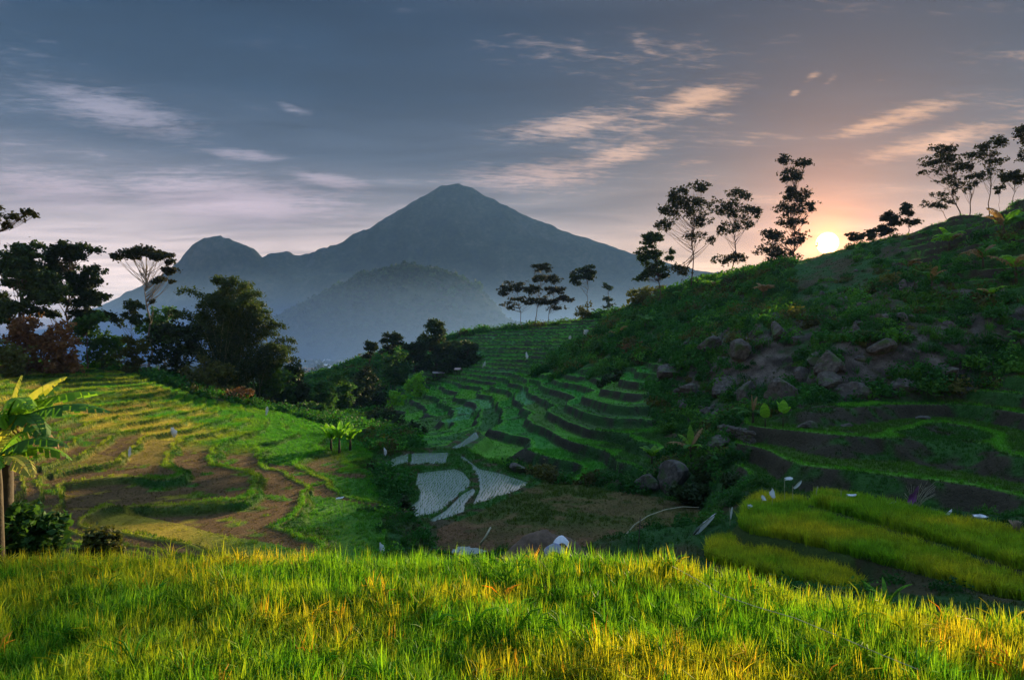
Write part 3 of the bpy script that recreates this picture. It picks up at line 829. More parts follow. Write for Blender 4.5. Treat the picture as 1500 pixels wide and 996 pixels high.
tree('hazy_tree', 'faint bluish tree, left of the hazy pair before the town', 262, 545, [(545, 508, 13, 12, 12, 90), (540, 522, 10, 8, 6, 75)], .2, 0.683, M_LEAF_DARK, group=G_H, seed=31, start=.3)
tree('hazy_tree', 'dark round topped tree rising over the light green scrub', 250, 575, [(575, 498, 17, 12, 15, 120), (572, 512, 15, 8, 8, 90)], .22, 0.683, M_LEAF_DARK, group=G_H, seed=32, start=.3)
tree('conical_tree', 'tall dark conical tree, highest left of the far terraces', 262, 640, [(640, 478, 16, 14, 15, 135), (637, 498, 26, 18, 22, 150), (645, 525, 42, 24, 38, 165)], .3, 0.769, M_LEAF_DARK, group=G_H, seed=33, start=.2)
tree('dark_tree', 'broad dark tree mass right of the conical tree', 258, 680, [(680, 512, 26, 16, 20, 135), (690, 530, 26, 14, 18, 135)], .26, 0.769, M_LEAF_DARK, group=G_H, seed=34, start=.2)
tree('dark_tree', 'dim grey green tree left of the conical tree', 255, 610, [(610, 512, 18, 14, 15, 120), (608, 530, 24, 16, 18, 135)], .22, 0.726, M_LEAF_DARK, group=G_H, seed=35, start=.2)
shrub('light green scrub tree above the mid valley terraces', 225, 578, 535, 26, 20, M_LEAF_MID, .8, 20, 90, 36, 'scrub_tree', G_H)
shrub('yellow green scrub tree at the left end of the mid terraces', 215, 606, 562, 18, 16, M_LEAF_BRIGHT, .7, 12, 60, 37, 'scrub_tree', G_H)
shrub('yellow green bush lowest in the mid valley scrub', 205, 580, 582, 12, 14, M_LEAF_BRIGHT, .7, 9, 60, 38, group='bushes in the mid valley scrub')
shrub('dark teal bush on the slope under the light green scrub tree', 200, 545, 578, 22, 24.400, M_LEAF_DARK, .7, 16, 80, 39, group='bushes in the mid valley scrub')
shrub('wide teal bush over the gully left of the mid terraces', 150, 560, 620, 34, 26.840, M_LEAF_DARK, .6, 22, 90, 40, group='bushes in the mid valley scrub')
shrub('leafy teal bush right behind the bright banana clump', 110, 545, 650, 32, 18, M_LEAF_MID, .5, 22, 80, 41, group='bushes in the mid valley scrub')
shrub('shadowy bush where the gully meets the flooded plots', 120, 605, 640, 26, 19.520, M_LEAF_DARK, .5, 16, 80, 42, group='bushes in the mid valley scrub')

G_U = 'umbrella trees on the far terrace crest'
tree('umbrella_tree', 'leftmost umbrella tree with drooping layers on the far crest', 290, 765, [(750, 420, 24, 8, 15, 105), (768, 440, 22, 7, 12, 105), (748, 448, 14, 6, 6, 75), (740, 432, 12, 5, 5, 75)], .2, 0.640, M_LEAF_SIL, group=G_U, seed=51, start=.5, flat=.42, top=(757, 425))
tree('umbrella_tree', 'tallest umbrella tree in the middle of the far crest', 292, 783, [(795, 392, 16, 9, 12, 120), (800, 408, 26, 7, 15, 120), (785, 425, 22, 7, 11, 105), (800, 440, 20, 6, 9, 90)], .22, 0.640, M_LEAF_SIL, group=G_U, seed=52, start=.45, flat=.42, top=(794, 400))
tree('umbrella_tree', 'right umbrella tree of the far crest with low spreading layers', 288, 800, [(815, 425, 20, 6, 11, 105), (825, 437, 18, 6, 10, 90), (806, 442, 16, 5, 8, 90), (812, 452, 18, 4, 6, 60)], .18, 0.640, M_LEAF_SIL, group=G_U, seed=53, start=.5, flat=.42, top=(812, 430))
tree('round_tree', 'round headed tree alone right of the umbrella trees', 284, 861, [(853, 402, 20, 11, 18, 135), (866, 396, 10, 8, 6, 105), (845, 412, 12, 6, 6, 90)], .2, 0.640, M_LEAF_DARK, group='trees right of the umbrella trees', seed=54, start=.55, top=(858, 405))
shrub('bushy orange green tree under the round headed tree', 270, 858, 458, 16, 14, M_LEAF_OLIVE, .7, 12, 80, 55, 'bushy_tree', 'trees right of the umbrella trees')
tree('thin_tree', 'thin pale hazy tree farthest along the far crest', 420, 892, [(892, 420, 9, 8, 8, 90), (890, 436, 8, 8, 6, 75), (892, 448, 12, 4, 5, 60)], .2, 0.854, M_LEAF_DARK, group='trees right of the umbrella trees', seed=56, start=.3, zb=14)
shrub('olive shrub on a knoll at the left end of the right ridge', 238, 940, 432, 26, 14, M_LEAF_OLIVE, .7, 20, 90, 57, group='shrubs on the right ridge')
shrub('light olive shrub under the sparse ridge trees', 232, 975, 432, 22, 13, M_LEAF_OLIVE, .7, 16, 80, 58, group='shrubs on the right ridge')

# ------------------------------------------------------------------ ridge trees against the glow
G_R = 'trees standing on the right ridge'
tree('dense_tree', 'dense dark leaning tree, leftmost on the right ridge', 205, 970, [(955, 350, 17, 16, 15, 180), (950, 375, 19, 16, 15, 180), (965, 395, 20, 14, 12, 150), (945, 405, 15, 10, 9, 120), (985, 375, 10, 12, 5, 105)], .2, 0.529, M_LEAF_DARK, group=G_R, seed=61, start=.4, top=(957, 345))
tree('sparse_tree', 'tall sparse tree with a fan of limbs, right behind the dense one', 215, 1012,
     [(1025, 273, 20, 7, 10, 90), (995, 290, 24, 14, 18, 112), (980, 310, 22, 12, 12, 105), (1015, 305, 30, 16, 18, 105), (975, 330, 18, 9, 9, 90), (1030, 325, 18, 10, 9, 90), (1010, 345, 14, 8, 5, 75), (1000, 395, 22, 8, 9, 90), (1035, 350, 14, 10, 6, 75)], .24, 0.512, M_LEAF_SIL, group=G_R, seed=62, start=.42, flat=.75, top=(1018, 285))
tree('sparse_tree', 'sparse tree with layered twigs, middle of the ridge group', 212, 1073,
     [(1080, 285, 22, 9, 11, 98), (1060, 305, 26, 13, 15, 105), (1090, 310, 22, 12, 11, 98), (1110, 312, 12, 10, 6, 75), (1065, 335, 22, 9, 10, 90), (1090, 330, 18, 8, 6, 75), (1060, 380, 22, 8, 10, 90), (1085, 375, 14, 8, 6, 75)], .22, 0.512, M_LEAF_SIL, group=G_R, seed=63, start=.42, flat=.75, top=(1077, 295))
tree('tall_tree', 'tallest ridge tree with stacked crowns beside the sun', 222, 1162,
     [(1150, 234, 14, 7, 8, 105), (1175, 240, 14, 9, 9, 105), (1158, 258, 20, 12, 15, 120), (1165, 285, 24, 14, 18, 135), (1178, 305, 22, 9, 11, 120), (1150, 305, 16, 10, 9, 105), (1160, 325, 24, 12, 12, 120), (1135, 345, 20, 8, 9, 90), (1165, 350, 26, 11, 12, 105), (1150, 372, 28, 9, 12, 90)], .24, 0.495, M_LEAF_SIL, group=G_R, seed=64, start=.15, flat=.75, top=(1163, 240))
tree('low_tree', 'low feathery tree at the foot of the tallest ridge tree', 216, 1135, [(1128, 345, 18, 9, 9, 90), (1125, 365, 26, 9, 12, 90), (1140, 380, 24, 8, 10, 90)], .14, 0.495, M_LEAF_SIL, group=G_R, seed=65, start=.25, flat=.75)
tree('sapling', 'tiny single sapling in front of the sun', 226, 1198, [(1198, 358, 3, 6, 4, 18)], .05, 0.384, M_LEAF_SIL, group=G_R, seed=66, start=.6)
G_T = 'trees climbing the ridge right of the sun'
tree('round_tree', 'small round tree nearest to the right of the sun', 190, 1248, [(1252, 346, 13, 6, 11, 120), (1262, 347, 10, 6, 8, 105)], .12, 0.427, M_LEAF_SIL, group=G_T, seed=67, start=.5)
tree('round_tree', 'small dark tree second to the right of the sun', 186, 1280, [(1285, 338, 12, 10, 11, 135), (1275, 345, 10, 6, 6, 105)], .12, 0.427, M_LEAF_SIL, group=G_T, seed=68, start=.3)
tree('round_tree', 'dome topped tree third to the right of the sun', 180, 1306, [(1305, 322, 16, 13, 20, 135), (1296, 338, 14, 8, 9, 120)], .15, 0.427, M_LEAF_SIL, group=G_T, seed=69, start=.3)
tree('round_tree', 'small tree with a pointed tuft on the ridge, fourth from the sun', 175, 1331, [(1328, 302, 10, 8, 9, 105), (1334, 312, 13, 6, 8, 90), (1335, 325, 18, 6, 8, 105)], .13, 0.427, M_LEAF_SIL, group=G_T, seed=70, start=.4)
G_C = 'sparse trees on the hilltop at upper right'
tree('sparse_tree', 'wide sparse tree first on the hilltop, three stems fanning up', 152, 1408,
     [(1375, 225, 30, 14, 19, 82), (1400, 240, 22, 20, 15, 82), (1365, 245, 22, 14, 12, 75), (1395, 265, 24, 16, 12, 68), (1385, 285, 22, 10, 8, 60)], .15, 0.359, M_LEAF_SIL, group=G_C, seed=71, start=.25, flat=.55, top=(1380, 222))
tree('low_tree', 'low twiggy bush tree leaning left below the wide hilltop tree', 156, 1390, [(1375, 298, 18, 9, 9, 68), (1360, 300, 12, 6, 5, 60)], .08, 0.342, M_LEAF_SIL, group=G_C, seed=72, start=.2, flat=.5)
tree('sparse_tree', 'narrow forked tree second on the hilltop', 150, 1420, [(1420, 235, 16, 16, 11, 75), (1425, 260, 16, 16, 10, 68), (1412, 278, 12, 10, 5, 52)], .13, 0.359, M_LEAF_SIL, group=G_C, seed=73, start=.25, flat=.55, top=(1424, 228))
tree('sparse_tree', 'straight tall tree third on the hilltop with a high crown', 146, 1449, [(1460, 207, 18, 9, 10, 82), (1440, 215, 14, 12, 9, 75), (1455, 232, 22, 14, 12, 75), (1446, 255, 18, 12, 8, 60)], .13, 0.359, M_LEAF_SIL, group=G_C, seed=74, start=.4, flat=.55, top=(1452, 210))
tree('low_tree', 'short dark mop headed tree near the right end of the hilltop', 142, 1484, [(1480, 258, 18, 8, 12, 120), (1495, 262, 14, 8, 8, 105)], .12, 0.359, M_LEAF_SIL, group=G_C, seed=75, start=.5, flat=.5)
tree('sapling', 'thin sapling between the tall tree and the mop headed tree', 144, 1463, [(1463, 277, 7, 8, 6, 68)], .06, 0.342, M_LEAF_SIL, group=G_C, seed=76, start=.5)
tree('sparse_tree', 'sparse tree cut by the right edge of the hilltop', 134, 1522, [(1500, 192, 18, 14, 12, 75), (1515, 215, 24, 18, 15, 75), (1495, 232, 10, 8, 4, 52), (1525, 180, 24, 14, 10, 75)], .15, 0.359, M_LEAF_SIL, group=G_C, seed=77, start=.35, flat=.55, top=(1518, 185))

# branch reaching in at the far left, from a tree outside the frame
tree('overhanging_tree', 'dark drooping branch hanging in at the upper left edge', 62, -120, [(-70, 300, 60, 40, 30, 135), (-22, 306, 18, 14, 10, 60), (14, 318, 18, 6, 12, 24), (40, 311, 10, 5, 9, 14), (10, 330, 8, 6, 6, 18), (50, 316, 5, 6, 5, 9)], .10, 0.244, M_LEAF_SIL, seed=78, start=1.3, flat=.5, top=(-4, 318))

# ------------------------------------------------------------------ banana plants
def banana_leaf_mesh(L, W, arch, droop, r, torn=.3, n=14):
    """leaf along +X from its stalk, arching over; torn edges become separate strips"""
    t = np.linspace(0, 1, n + 1)
    a0 = math.radians(arch); a1 = math.radians(droop)
    ang = a0 + (a1 - a0) * t ** 1.3
    ds = L / n
    x = np.concatenate([[0], np.cumsum(np.cos(ang[:-1]) * ds)]); z = np.concatenate([[0], np.cumsum(np.sin(ang[:-1]) * ds)])
    w = W * np.clip(np.sin(np.clip((t - .10) / .9, 0, 1) ** .75 * math.pi), 0, 1) ** .6 * (t > .12)
    mb = MB()
    mb.tube(np.stack([x, 0 * x, z - .01], -1), np.linspace(.035, .006, n + 1) * max(L / 2.2, .35), 4)
    for s in (-1, 1):
        for k in range(n):
            if w[k] + w[k + 1] < .01: continue
            tear = r.uniform() < torn
            g = .22 if tear else 0.0
            k0, k1 = t[k], t[k + 1] - g * (t[k + 1] - t[k])
            x0, x1 = x[k], x[k] + (x[k + 1] - x[k]) * (1 - g); z0, z1 = z[k], z[k] + (z[k + 1] - z[k]) * (1 - g)
            dz = -.25 - (r.uniform(.1, .7) if tear or torn > .6 else 0)
            sw = .25 * ds
            v = [[x0, 0, z0], [x1, 0, z1], [x1 + sw, s * w[k + 1] * .55, z1 + .10 * w[k + 1] * (1 + dz)], [x0 + sw, s * w[k] * .55, z0 + .10 * w[k] * (1 + dz)],
                 [x1 + 2 * sw, s * w[k + 1], z1 + w[k + 1] * dz], [x0 + 2 * sw, s * w[k], z0 + w[k] * dz]]
            f = [[0, 1, 2, 3], [3, 2, 4, 5]]
            mb.add(v, None, f if s > 0 else [q[::-1] for q in f])
    return mb

def banana(label, pos, h, leaves, r_stem=.12, mats=None, seed=0, group=None, torn=.3, lean=0.0):
    """leaves: (azimuth deg, length, start angle, end angle, width, material)"""
    r = np.random.default_rng(seed)
    root = empty('banana_plant', pos); tag(root, label, 'banana plant', group)
    st = MB(); st.tube([[0, 0, -.3], [lean * .3, 0, h * .4], [lean * .7, 0, h * .75], [lean, 0, h]], [r_stem * 1.25, r_stem, r_stem * .8, r_stem * .45], 8)
    link('stem', st.mesh('stem', M_BSTEM, True), root)
    for az, L, a0, a1, W, m in leaves:
        o = link('leaf', banana_leaf_mesh(L, W, a0, a1, r, torn).mesh('leaf', m), root)
        o.location = (lean, 0, h - .05 - r.uniform(0, .12) * h * .4); o.rotation_euler = (0, 0, math.radians(az))
    return root
B, BD, BY, BR = M_BANANA, M_BANANA_DARK, M_BANANA_YELLOW, M_BANANA_DRY
p = at(2, 640, 22); p.z = ground(p.x, p.y)
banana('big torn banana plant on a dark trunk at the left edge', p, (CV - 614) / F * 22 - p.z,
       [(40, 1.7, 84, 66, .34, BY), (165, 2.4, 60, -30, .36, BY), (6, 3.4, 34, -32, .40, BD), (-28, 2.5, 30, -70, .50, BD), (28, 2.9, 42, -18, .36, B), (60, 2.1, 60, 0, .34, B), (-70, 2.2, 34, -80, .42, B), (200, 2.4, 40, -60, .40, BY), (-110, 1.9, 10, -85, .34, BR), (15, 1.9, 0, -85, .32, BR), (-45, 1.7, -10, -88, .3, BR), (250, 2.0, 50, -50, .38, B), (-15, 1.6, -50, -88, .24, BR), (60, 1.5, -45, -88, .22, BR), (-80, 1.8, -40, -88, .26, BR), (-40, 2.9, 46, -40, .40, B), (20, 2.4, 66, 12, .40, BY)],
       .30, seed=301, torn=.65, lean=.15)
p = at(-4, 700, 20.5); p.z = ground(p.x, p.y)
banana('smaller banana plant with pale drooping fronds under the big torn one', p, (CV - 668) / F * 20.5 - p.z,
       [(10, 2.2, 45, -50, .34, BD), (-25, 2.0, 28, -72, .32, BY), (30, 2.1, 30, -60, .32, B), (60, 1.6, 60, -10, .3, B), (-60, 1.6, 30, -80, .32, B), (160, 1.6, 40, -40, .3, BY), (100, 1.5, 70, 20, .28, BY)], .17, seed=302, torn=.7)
G_B = 'banana clump between brown plots and gully'
for k, (u, d, h, lab) in enumerate([(485, 86, 3.0, 'bright yellow green banana plant, left one of the clump by the brown plots'), (497, 84, 3.9, 'tallest bright banana plant in the clump by the brown plots'), (513, 87, 2.8, 'broad leaved banana plant, right one of the clump by the brown plots')]):
    r = np.random.default_rng(400 + k)
    banana(lab, ground_at(u, d), h * .5, [(az + r.uniform(-20, 20), r.uniform(2.0, 3.0), r.uniform(60, 84), r.uniform(-25, 30), r.uniform(.38, .5), M_LEAF_BRIGHT) for az in range(0, 360, 42)], .16, seed=410 + k, group=G_B, torn=.15)
G_V = 'banana plants on the right valley side'
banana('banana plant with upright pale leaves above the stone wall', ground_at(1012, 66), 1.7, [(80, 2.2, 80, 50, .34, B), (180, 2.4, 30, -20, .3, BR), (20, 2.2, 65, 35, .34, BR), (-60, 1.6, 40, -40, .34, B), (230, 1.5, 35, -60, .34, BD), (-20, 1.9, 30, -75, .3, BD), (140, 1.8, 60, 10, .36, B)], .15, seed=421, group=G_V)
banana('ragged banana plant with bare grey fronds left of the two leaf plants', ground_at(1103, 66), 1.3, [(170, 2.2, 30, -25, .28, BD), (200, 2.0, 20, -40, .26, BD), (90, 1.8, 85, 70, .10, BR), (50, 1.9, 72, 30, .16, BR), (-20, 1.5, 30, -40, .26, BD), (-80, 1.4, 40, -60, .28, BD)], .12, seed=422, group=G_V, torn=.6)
banana('single broad upright leaf plant by the terrace wall, left of two', ground_at(1121, 64), .9, [(85, 1.5, 86, 80, .48, M_LEAF_BRIGHT), (260, 1.2, 80, 70, .4, B)], .06, seed=423, group=G_V, torn=.0)
banana('single broad upright leaf plant by the terrace wall, right of two', ground_at(1147, 63), 1.5, [(60, 1.3, 84, 60, .46, M_LEAF_BRIGHT), (150, 1.3, 75, 50, .42, M_LEAF_BRIGHT), (-60, 1.1, 60, 20, .4, B)], .05, seed=424, group=G_V, torn=.0)
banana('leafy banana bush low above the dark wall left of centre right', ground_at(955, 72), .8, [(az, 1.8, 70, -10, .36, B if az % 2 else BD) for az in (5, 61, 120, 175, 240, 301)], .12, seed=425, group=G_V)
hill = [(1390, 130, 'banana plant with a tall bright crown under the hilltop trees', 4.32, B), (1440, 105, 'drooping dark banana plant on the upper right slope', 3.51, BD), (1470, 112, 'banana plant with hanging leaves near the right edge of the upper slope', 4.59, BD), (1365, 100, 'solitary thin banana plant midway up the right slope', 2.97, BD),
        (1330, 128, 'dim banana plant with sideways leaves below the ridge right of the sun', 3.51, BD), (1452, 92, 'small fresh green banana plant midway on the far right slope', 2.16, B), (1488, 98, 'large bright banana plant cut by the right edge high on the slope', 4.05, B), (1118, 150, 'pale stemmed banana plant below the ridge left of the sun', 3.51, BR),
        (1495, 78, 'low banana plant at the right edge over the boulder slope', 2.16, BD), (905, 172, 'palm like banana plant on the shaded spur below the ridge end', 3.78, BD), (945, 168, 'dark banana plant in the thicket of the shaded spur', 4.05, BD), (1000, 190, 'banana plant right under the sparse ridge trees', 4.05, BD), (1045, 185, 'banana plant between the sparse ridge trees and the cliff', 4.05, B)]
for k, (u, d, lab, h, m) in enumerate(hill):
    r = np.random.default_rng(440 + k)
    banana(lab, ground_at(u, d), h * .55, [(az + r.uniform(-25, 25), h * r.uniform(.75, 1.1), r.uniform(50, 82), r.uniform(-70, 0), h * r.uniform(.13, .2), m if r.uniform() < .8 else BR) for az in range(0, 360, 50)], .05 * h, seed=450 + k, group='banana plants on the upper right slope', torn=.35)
for k, (u, d, lab, n) in enumerate([(990, 30, 'small rosette plant with bright pointed leaves at the edge of the rice field', 7), (1090, 29, 'small dark leafy plant below the lowest rice plot', 7), (790, 40, 'spiky reed plant beside the earth mound', 8), (868, 38, 'weedy plant growing right of the white sheet', 7), (1300, 22.5, 'small weed with round leaves on the bank by the rice field', 6)]):
    r = np.random.default_rng(480 + k)
    banana(lab, ground_at(u, d), .25, [(az + r.uniform(-20, 20), r.uniform(.7, 1.1), r.uniform(45, 75), r.uniform(0, 45), r.uniform(.07, .12), M_LEAF_BRIGHT if k != 1 else BD) for az in np.linspace(0, 320, n)], .04, seed=490 + k, group='small broad leaved plants along the near bank', torn=.0)
# ------------------------------------------------------------------ scattered cover (uncountable: one object each)
KIT = bpy.data.collections.new('plant_kit')              # source shapes only, not part of the scene

def scatter(name, P, R, S, pick, tint, protos):
    """one object whose points carry instances of the proto meshes"""
    kit = bpy.data.collections.new(name + '_kit')
    for k, me in enumerate(protos):
        o = bpy.data.objects.new('%s_source_%02d' % (name, k), me); kit.objects.link(o)
    me = bpy.data.meshes.new(name)
    n = len(P)
    me.vertices.add(n); me.vertices.foreach_set('co', np.asarray(P, np.float32).ravel())
    for nm, ty, arr, fld in (('rot', 'FLOAT_VECTOR', R, 'vector'), ('scl', 'FLOAT', S, 'value'), ('pick', 'INT', pick, 'value')):
        a = me.attributes.new(nm, ty, 'POINT')
        a.data.foreach_set(fld, np.asarray(arr, np.int32 if ty == 'INT' else np.float32).ravel())
    a = me.attributes.new('tint', 'FLOAT_COLOR', 'POINT')
    a.data.foreach_set('color', np.concatenate([tint, np.ones((n, 1))], 1).astype(np.float32).ravel())
    me.update()
    o = link(name, me); tag(o, kind='stuff')
    g = bpy.data.node_groups.new(name + '_nodes', 'GeometryNodeTree')
    g.interface.new_socket('Geometry', in_out='INPUT', socket_type='NodeSocketGeometry')
    g.interface.new_socket('Geometry', in_out='OUTPUT', socket_type='NodeSocketGeometry')
    gi = g.nodes.new('NodeGroupInput'); go = g.nodes.new('NodeGroupOutput')
    ci = g.nodes.new('GeometryNodeCollectionInfo'); ci.inputs['Collection'].default_value = kit
    ci.inputs['Separate Children'].default_value = True; ci.inputs['Reset Children'].default_value = True
    ip = g.nodes.new('GeometryNodeInstanceOnPoints')
    def attr(nm, ty):
        a = g.nodes.new('GeometryNodeInputNamedAttribute'); a.data_type = ty; a.inputs['Name'].default_value = nm
        return [s for s in a.outputs if s.enabled][0]
    e = g.nodes.new('FunctionNodeEulerToRotation')
    g.links.new(attr('rot', 'FLOAT_VECTOR'), e.inputs[0])
    g.links.new(gi.outputs[0], ip.inputs['Points']); g.links.new(ci.outputs[0], ip.inputs['Instance'])
    ip.inputs['Pick Instance'].default_value = True
    g.links.new(attr('pick', 'INT'), ip.inputs['Instance Index'])
    g.links.new(e.outputs[0], ip.inputs['Rotation']); g.links.new(attr('scl', 'FLOAT'), ip.inputs['Scale'])
    g.links.new(ip.outputs[0], go.inputs[0])
    md = o.modifiers.new('plants', 'NODES'); md.node_group = g
    return o

def mat_blade(name, low, high, head=False):
    """grass blade: colour runs from stalk to tip, times the tint of its tuft"""
    m, N, out = new_mat(name)
    tc = N.new('ShaderNodeTexCoord').outputs['Object']
    z = N.sep(tc)[2]
    geo = N.new('ShaderNodeNewGeometry')
    c = N.mix(N.smooth(z, .1, .95), (*low,), (*high,))
    c = N.mix(1.0, c, N.ramp(geo.outputs['Random Per Island'], [(0, (.70, .72, .7)), (.5, (1, 1, 1)), (1, (1.3, 1.15, .9))]), 'MULTIPLY')
    a = N.new('ShaderNodeAttribute', attribute_type='INSTANCER', attribute_name='tint')
    c = N.mix(1.0, c, a.outputs['Color'], 'MULTIPLY')
    b = N.new('ShaderNodeBsdfPrincipled'); N.put(b.inputs['Base Color'], c)
    b.inputs['Roughness'].default_value = .6; b.inputs['Specular IOR Level'].default_value = .15
    tr = N.new('ShaderNodeBsdfTranslucent'); N.put(tr.inputs['Color'], N.mix(1.0, c, (1.25, 1.15, .5), 'MULTIPLY'))
    mx = N.new('ShaderNodeMixShader'); mx.inputs[0].default_value = .5
    N.t.links.new(b.outputs[0], mx.inputs[1]); N.t.links.new(tr.outputs[0], mx.inputs[2]); N.t.links.new(mx.outputs[0], out.inputs[0])
    return m
M_RICE = mat_blade('rice_blade', (.55, .80, .55), (1.0, 1.0, 1.0))

def tuft_mesh(name, seed, nb, h, w, spread, lean, segs=4, heads=0, mat=None):
    r = np.random.default_rng(seed); mb = MB()
    for k in range(nb):
        az = r.uniform(0, 2 * math.pi); dr = np.array([math.cos(az), math.sin(az), 0]); sd = np.array([-dr[1], dr[0], 0])
        L = h * r.uniform(.6, 1.05); le = lean * r.uniform(.15, 1.0) ** 1.2
        b = np.append(r.normal(size=2) * spread, 0)
        t = np.linspace(0, 1, segs + 1)[:, None]
        p = b + dr * le * L * t ** 2.0 + np.array([0, 0, 1.0]) * L * (t - .38 * le * t ** 2.6)
        ww = w * r.uniform(.7, 1.2) * (1 - t ** 2.2) * .5 * (0.55 + .9 * np.sqrt(t))
        tw = r.uniform(-.7, .7); s2 = sd * math.cos(tw) + dr * math.sin(tw)
        v = np.concatenate([p - s2 * ww, (p + s2 * ww)], 1).reshape(-1, 3)
        i = np.arange(segs)[:, None] * 2
        mb.add(v, None, i + np.array([[0, 1, 3, 2]]))
    for k in range(heads):
        az = r.uniform(0, 2 * math.pi); dr = np.array([math.cos(az), math.sin(az), 0])
        L = h * r.uniform(.8, 1.0); b = np.append(r.normal(size=2) * spread, 0)
        t = np.linspace(0, 1, 6)[:, None]
        p = b + dr * .42 * L * t ** 2.6 + np.array([0, 0, 1.0]) * L * (t - .22 * t ** 5)
        mb.tube(p, [.003, .003, .004, .010, .012, .004], 3)
    return mb.mesh(name, mat or M_RICE)

def visible_fan(n, r0, r1, u0=-60, u1=1560, power=1.0, seed=1):
    """random ground positions between two distances, inside the field of view"""
    r = np.random.default_rng(seed)
    y = np.sqrt(r.uniform(r0 ** 2, r1 ** 2, n)) if power == 1.0 else np.exp(r.uniform(math.log(r0), math.log(r1), n))
    x = (r.uniform(u0, u1, n) - CU) / F * y
    return x, y

def euler(n, r, tilt=.12):
    return np.stack([r.normal(size=n) * tilt, r.normal(size=n) * tilt, r.uniform(0, 2 * math.pi, n)], -1)
def inside(x, y, poly, grow=0.0): return sdist(x, y, poly) < grow

def plant_near_field():
    r = np.random.default_rng(5)
    n = 16500
    x = r.uniform(-15, 14, n); y = r.uniform(6.9, 14.7, n)
    k = inside(x, y, FIELD, .1) & (np.abs(x) < .80 * y + 1.5); x, y = x[k], y[k]
    z = terrain(x, y)
    n = len(x)
    ripe = fbm(x / 1.7, y / 1.2, 3, 200) * 1.5 + .35 * fbm(x / .35, y / .35, 2, 201)
    # riper, yellower strips: far left rim, and diagonally over the right half
    ripe += .55 * sstep(11.6, 13.4, y) * sstep(-2.5, -5.5, x) + .35 * sstep(9.4, 8.0, y) * sstep(3, 0, np.abs(x + 3.5)) + .15 * sstep(.9, .2, np.abs(y - 12.6 + .55 * (x - 3))) + .10 * sstep(9.5, 8, y)
    ripe -= .45 * sstep(-6.3, -7.2, x) * sstep(11, 9.5, y)
    ripe = np.clip(.04 + .95 * ripe, 0, 1)
    ripe = np.where(r.uniform(size=n) < .06, np.minimum(ripe + .6, 1), ripe)
    g = np.array([.20, .42, .025]); yl = np.array([.66, .56, .035]); og = np.array([.80, .46, .05]); dk = np.array([.10, .30, .02])
    c = g * (1 - ripe[:, None]) + yl * ripe[:, None]
    o = r.uniform(size=n) < .07 * ripe; c[o] = og
    o = r.uniform(size=n) < .25 * (1 - ripe); c[o] = dk
    c *= r.uniform(.75, 1.2, n)[:, None]
    hsz = (.95 + .25 * fbm(x / 1.1, y / 1.1, 2, 210)) * r.uniform(.8, 1.12, n)
    hsz *= np.where((x < -6.4) & (y < 10.5), .75, 1)
    protos = [tuft_mesh('rice_tuft', 600 + k, 19, .80, .0145, .055, .32 + .10 * (k % 3), 4, 3 if k % 2 else 1) for k in range(7)] + [tuft_mesh('rice_tuft_bold', 620 + k, 7, 1.02, .027, .05, .7, 6, 4) for k in range(3)]
    scatter('ripening_rice', np.stack([x, y, z], -1), euler(n, r, .12), hsz, np.where(r.uniform(size=n) < .025, r.integers(7, 10, n), r.integers(0, 7, n)), c, protos)
plant_near_field()

def plant_right_plots():
    r = np.random.default_rng(6)
    protos = [tuft_mesh('plot_tuft', 640 + k, 14, .84, .034, .07, .42, 3, 2) for k in range(5)]
    for q, (zg, poly) in enumerate(RICE_P):
        a = np.array(poly)
        n = 11000 if q else 4600
        x = r.uniform(a[:, 0].min(), min(a[:, 0].max(), 32), n); y = r.uniform(a[:, 1].min(), a[:, 1].max(), n)
        k = inside(x, y, poly, -.02) & (x < .8 * y + 1); x, y = x[k], y[k]; n = len(x)
        z = np.full(n, zg)
        ripe = np.clip(.36 + 1.4 * fbm(x / 4, y / 3, 3, 220 + q) + .3 * fbm(x, y, 2, 230), 0, 1)
        c = np.array([.30, .52, .03]) * (1 - ripe[:, None]) + np.array([.78, .66, .04]) * ripe[:, None]
        c *= r.uniform(.55, 1.3, n)[:, None]
        scatter('plot_rice', np.stack([x, y, z], -1), euler(n, r, .16), r.uniform(.62, 1.12, n) * (1 + .25 * fbm(x / 1.2, y / 1.2, 2, 236 + q)), r.integers(0, 5, n), c, protos)
plant_right_plots()

def plant_seedlings():
    r = np.random.default_rng(8)
    protos = [tuft_mesh('seedling', 660 + k, 5, .30, .022, .025, .35, 2) for k in range(4)]
    X, Y = np.meshgrid(np.arange(-24, 4, .30), np.arange(48, 122, .34))
    x = X.ravel(); y = Y.ravel()
    s, c_ = math.sin(.12), math.cos(.12)
    x, y = x * c_ + (y - 70) * s, -x * s + (y - 70) * c_ + 70
    x = x + r.normal(size=x.size) * .03; y = y + r.normal(size=y.size) * .03
    k = np.zeros(x.size, bool)
    for p in WATER_P: k |= inside(x, y, p, -.25)
    x, y = x[k], y[k]; n = len(x)
    dens = r.uniform(size=n) < .93
    x, y = x[dens], y[dens]; n = len(x)
    c = np.array([.10, .22, .04]) * r.uniform(.6, 1.2, n)[:, None]
    scatter('rice_seedlings', np.stack([x, y, np.full(n, Z_WATER - .06)], -1), euler(n, r, .12), r.uniform(.7, 1.15, n), r.integers(0, 4, n), c, protos)
plant_seedlings()

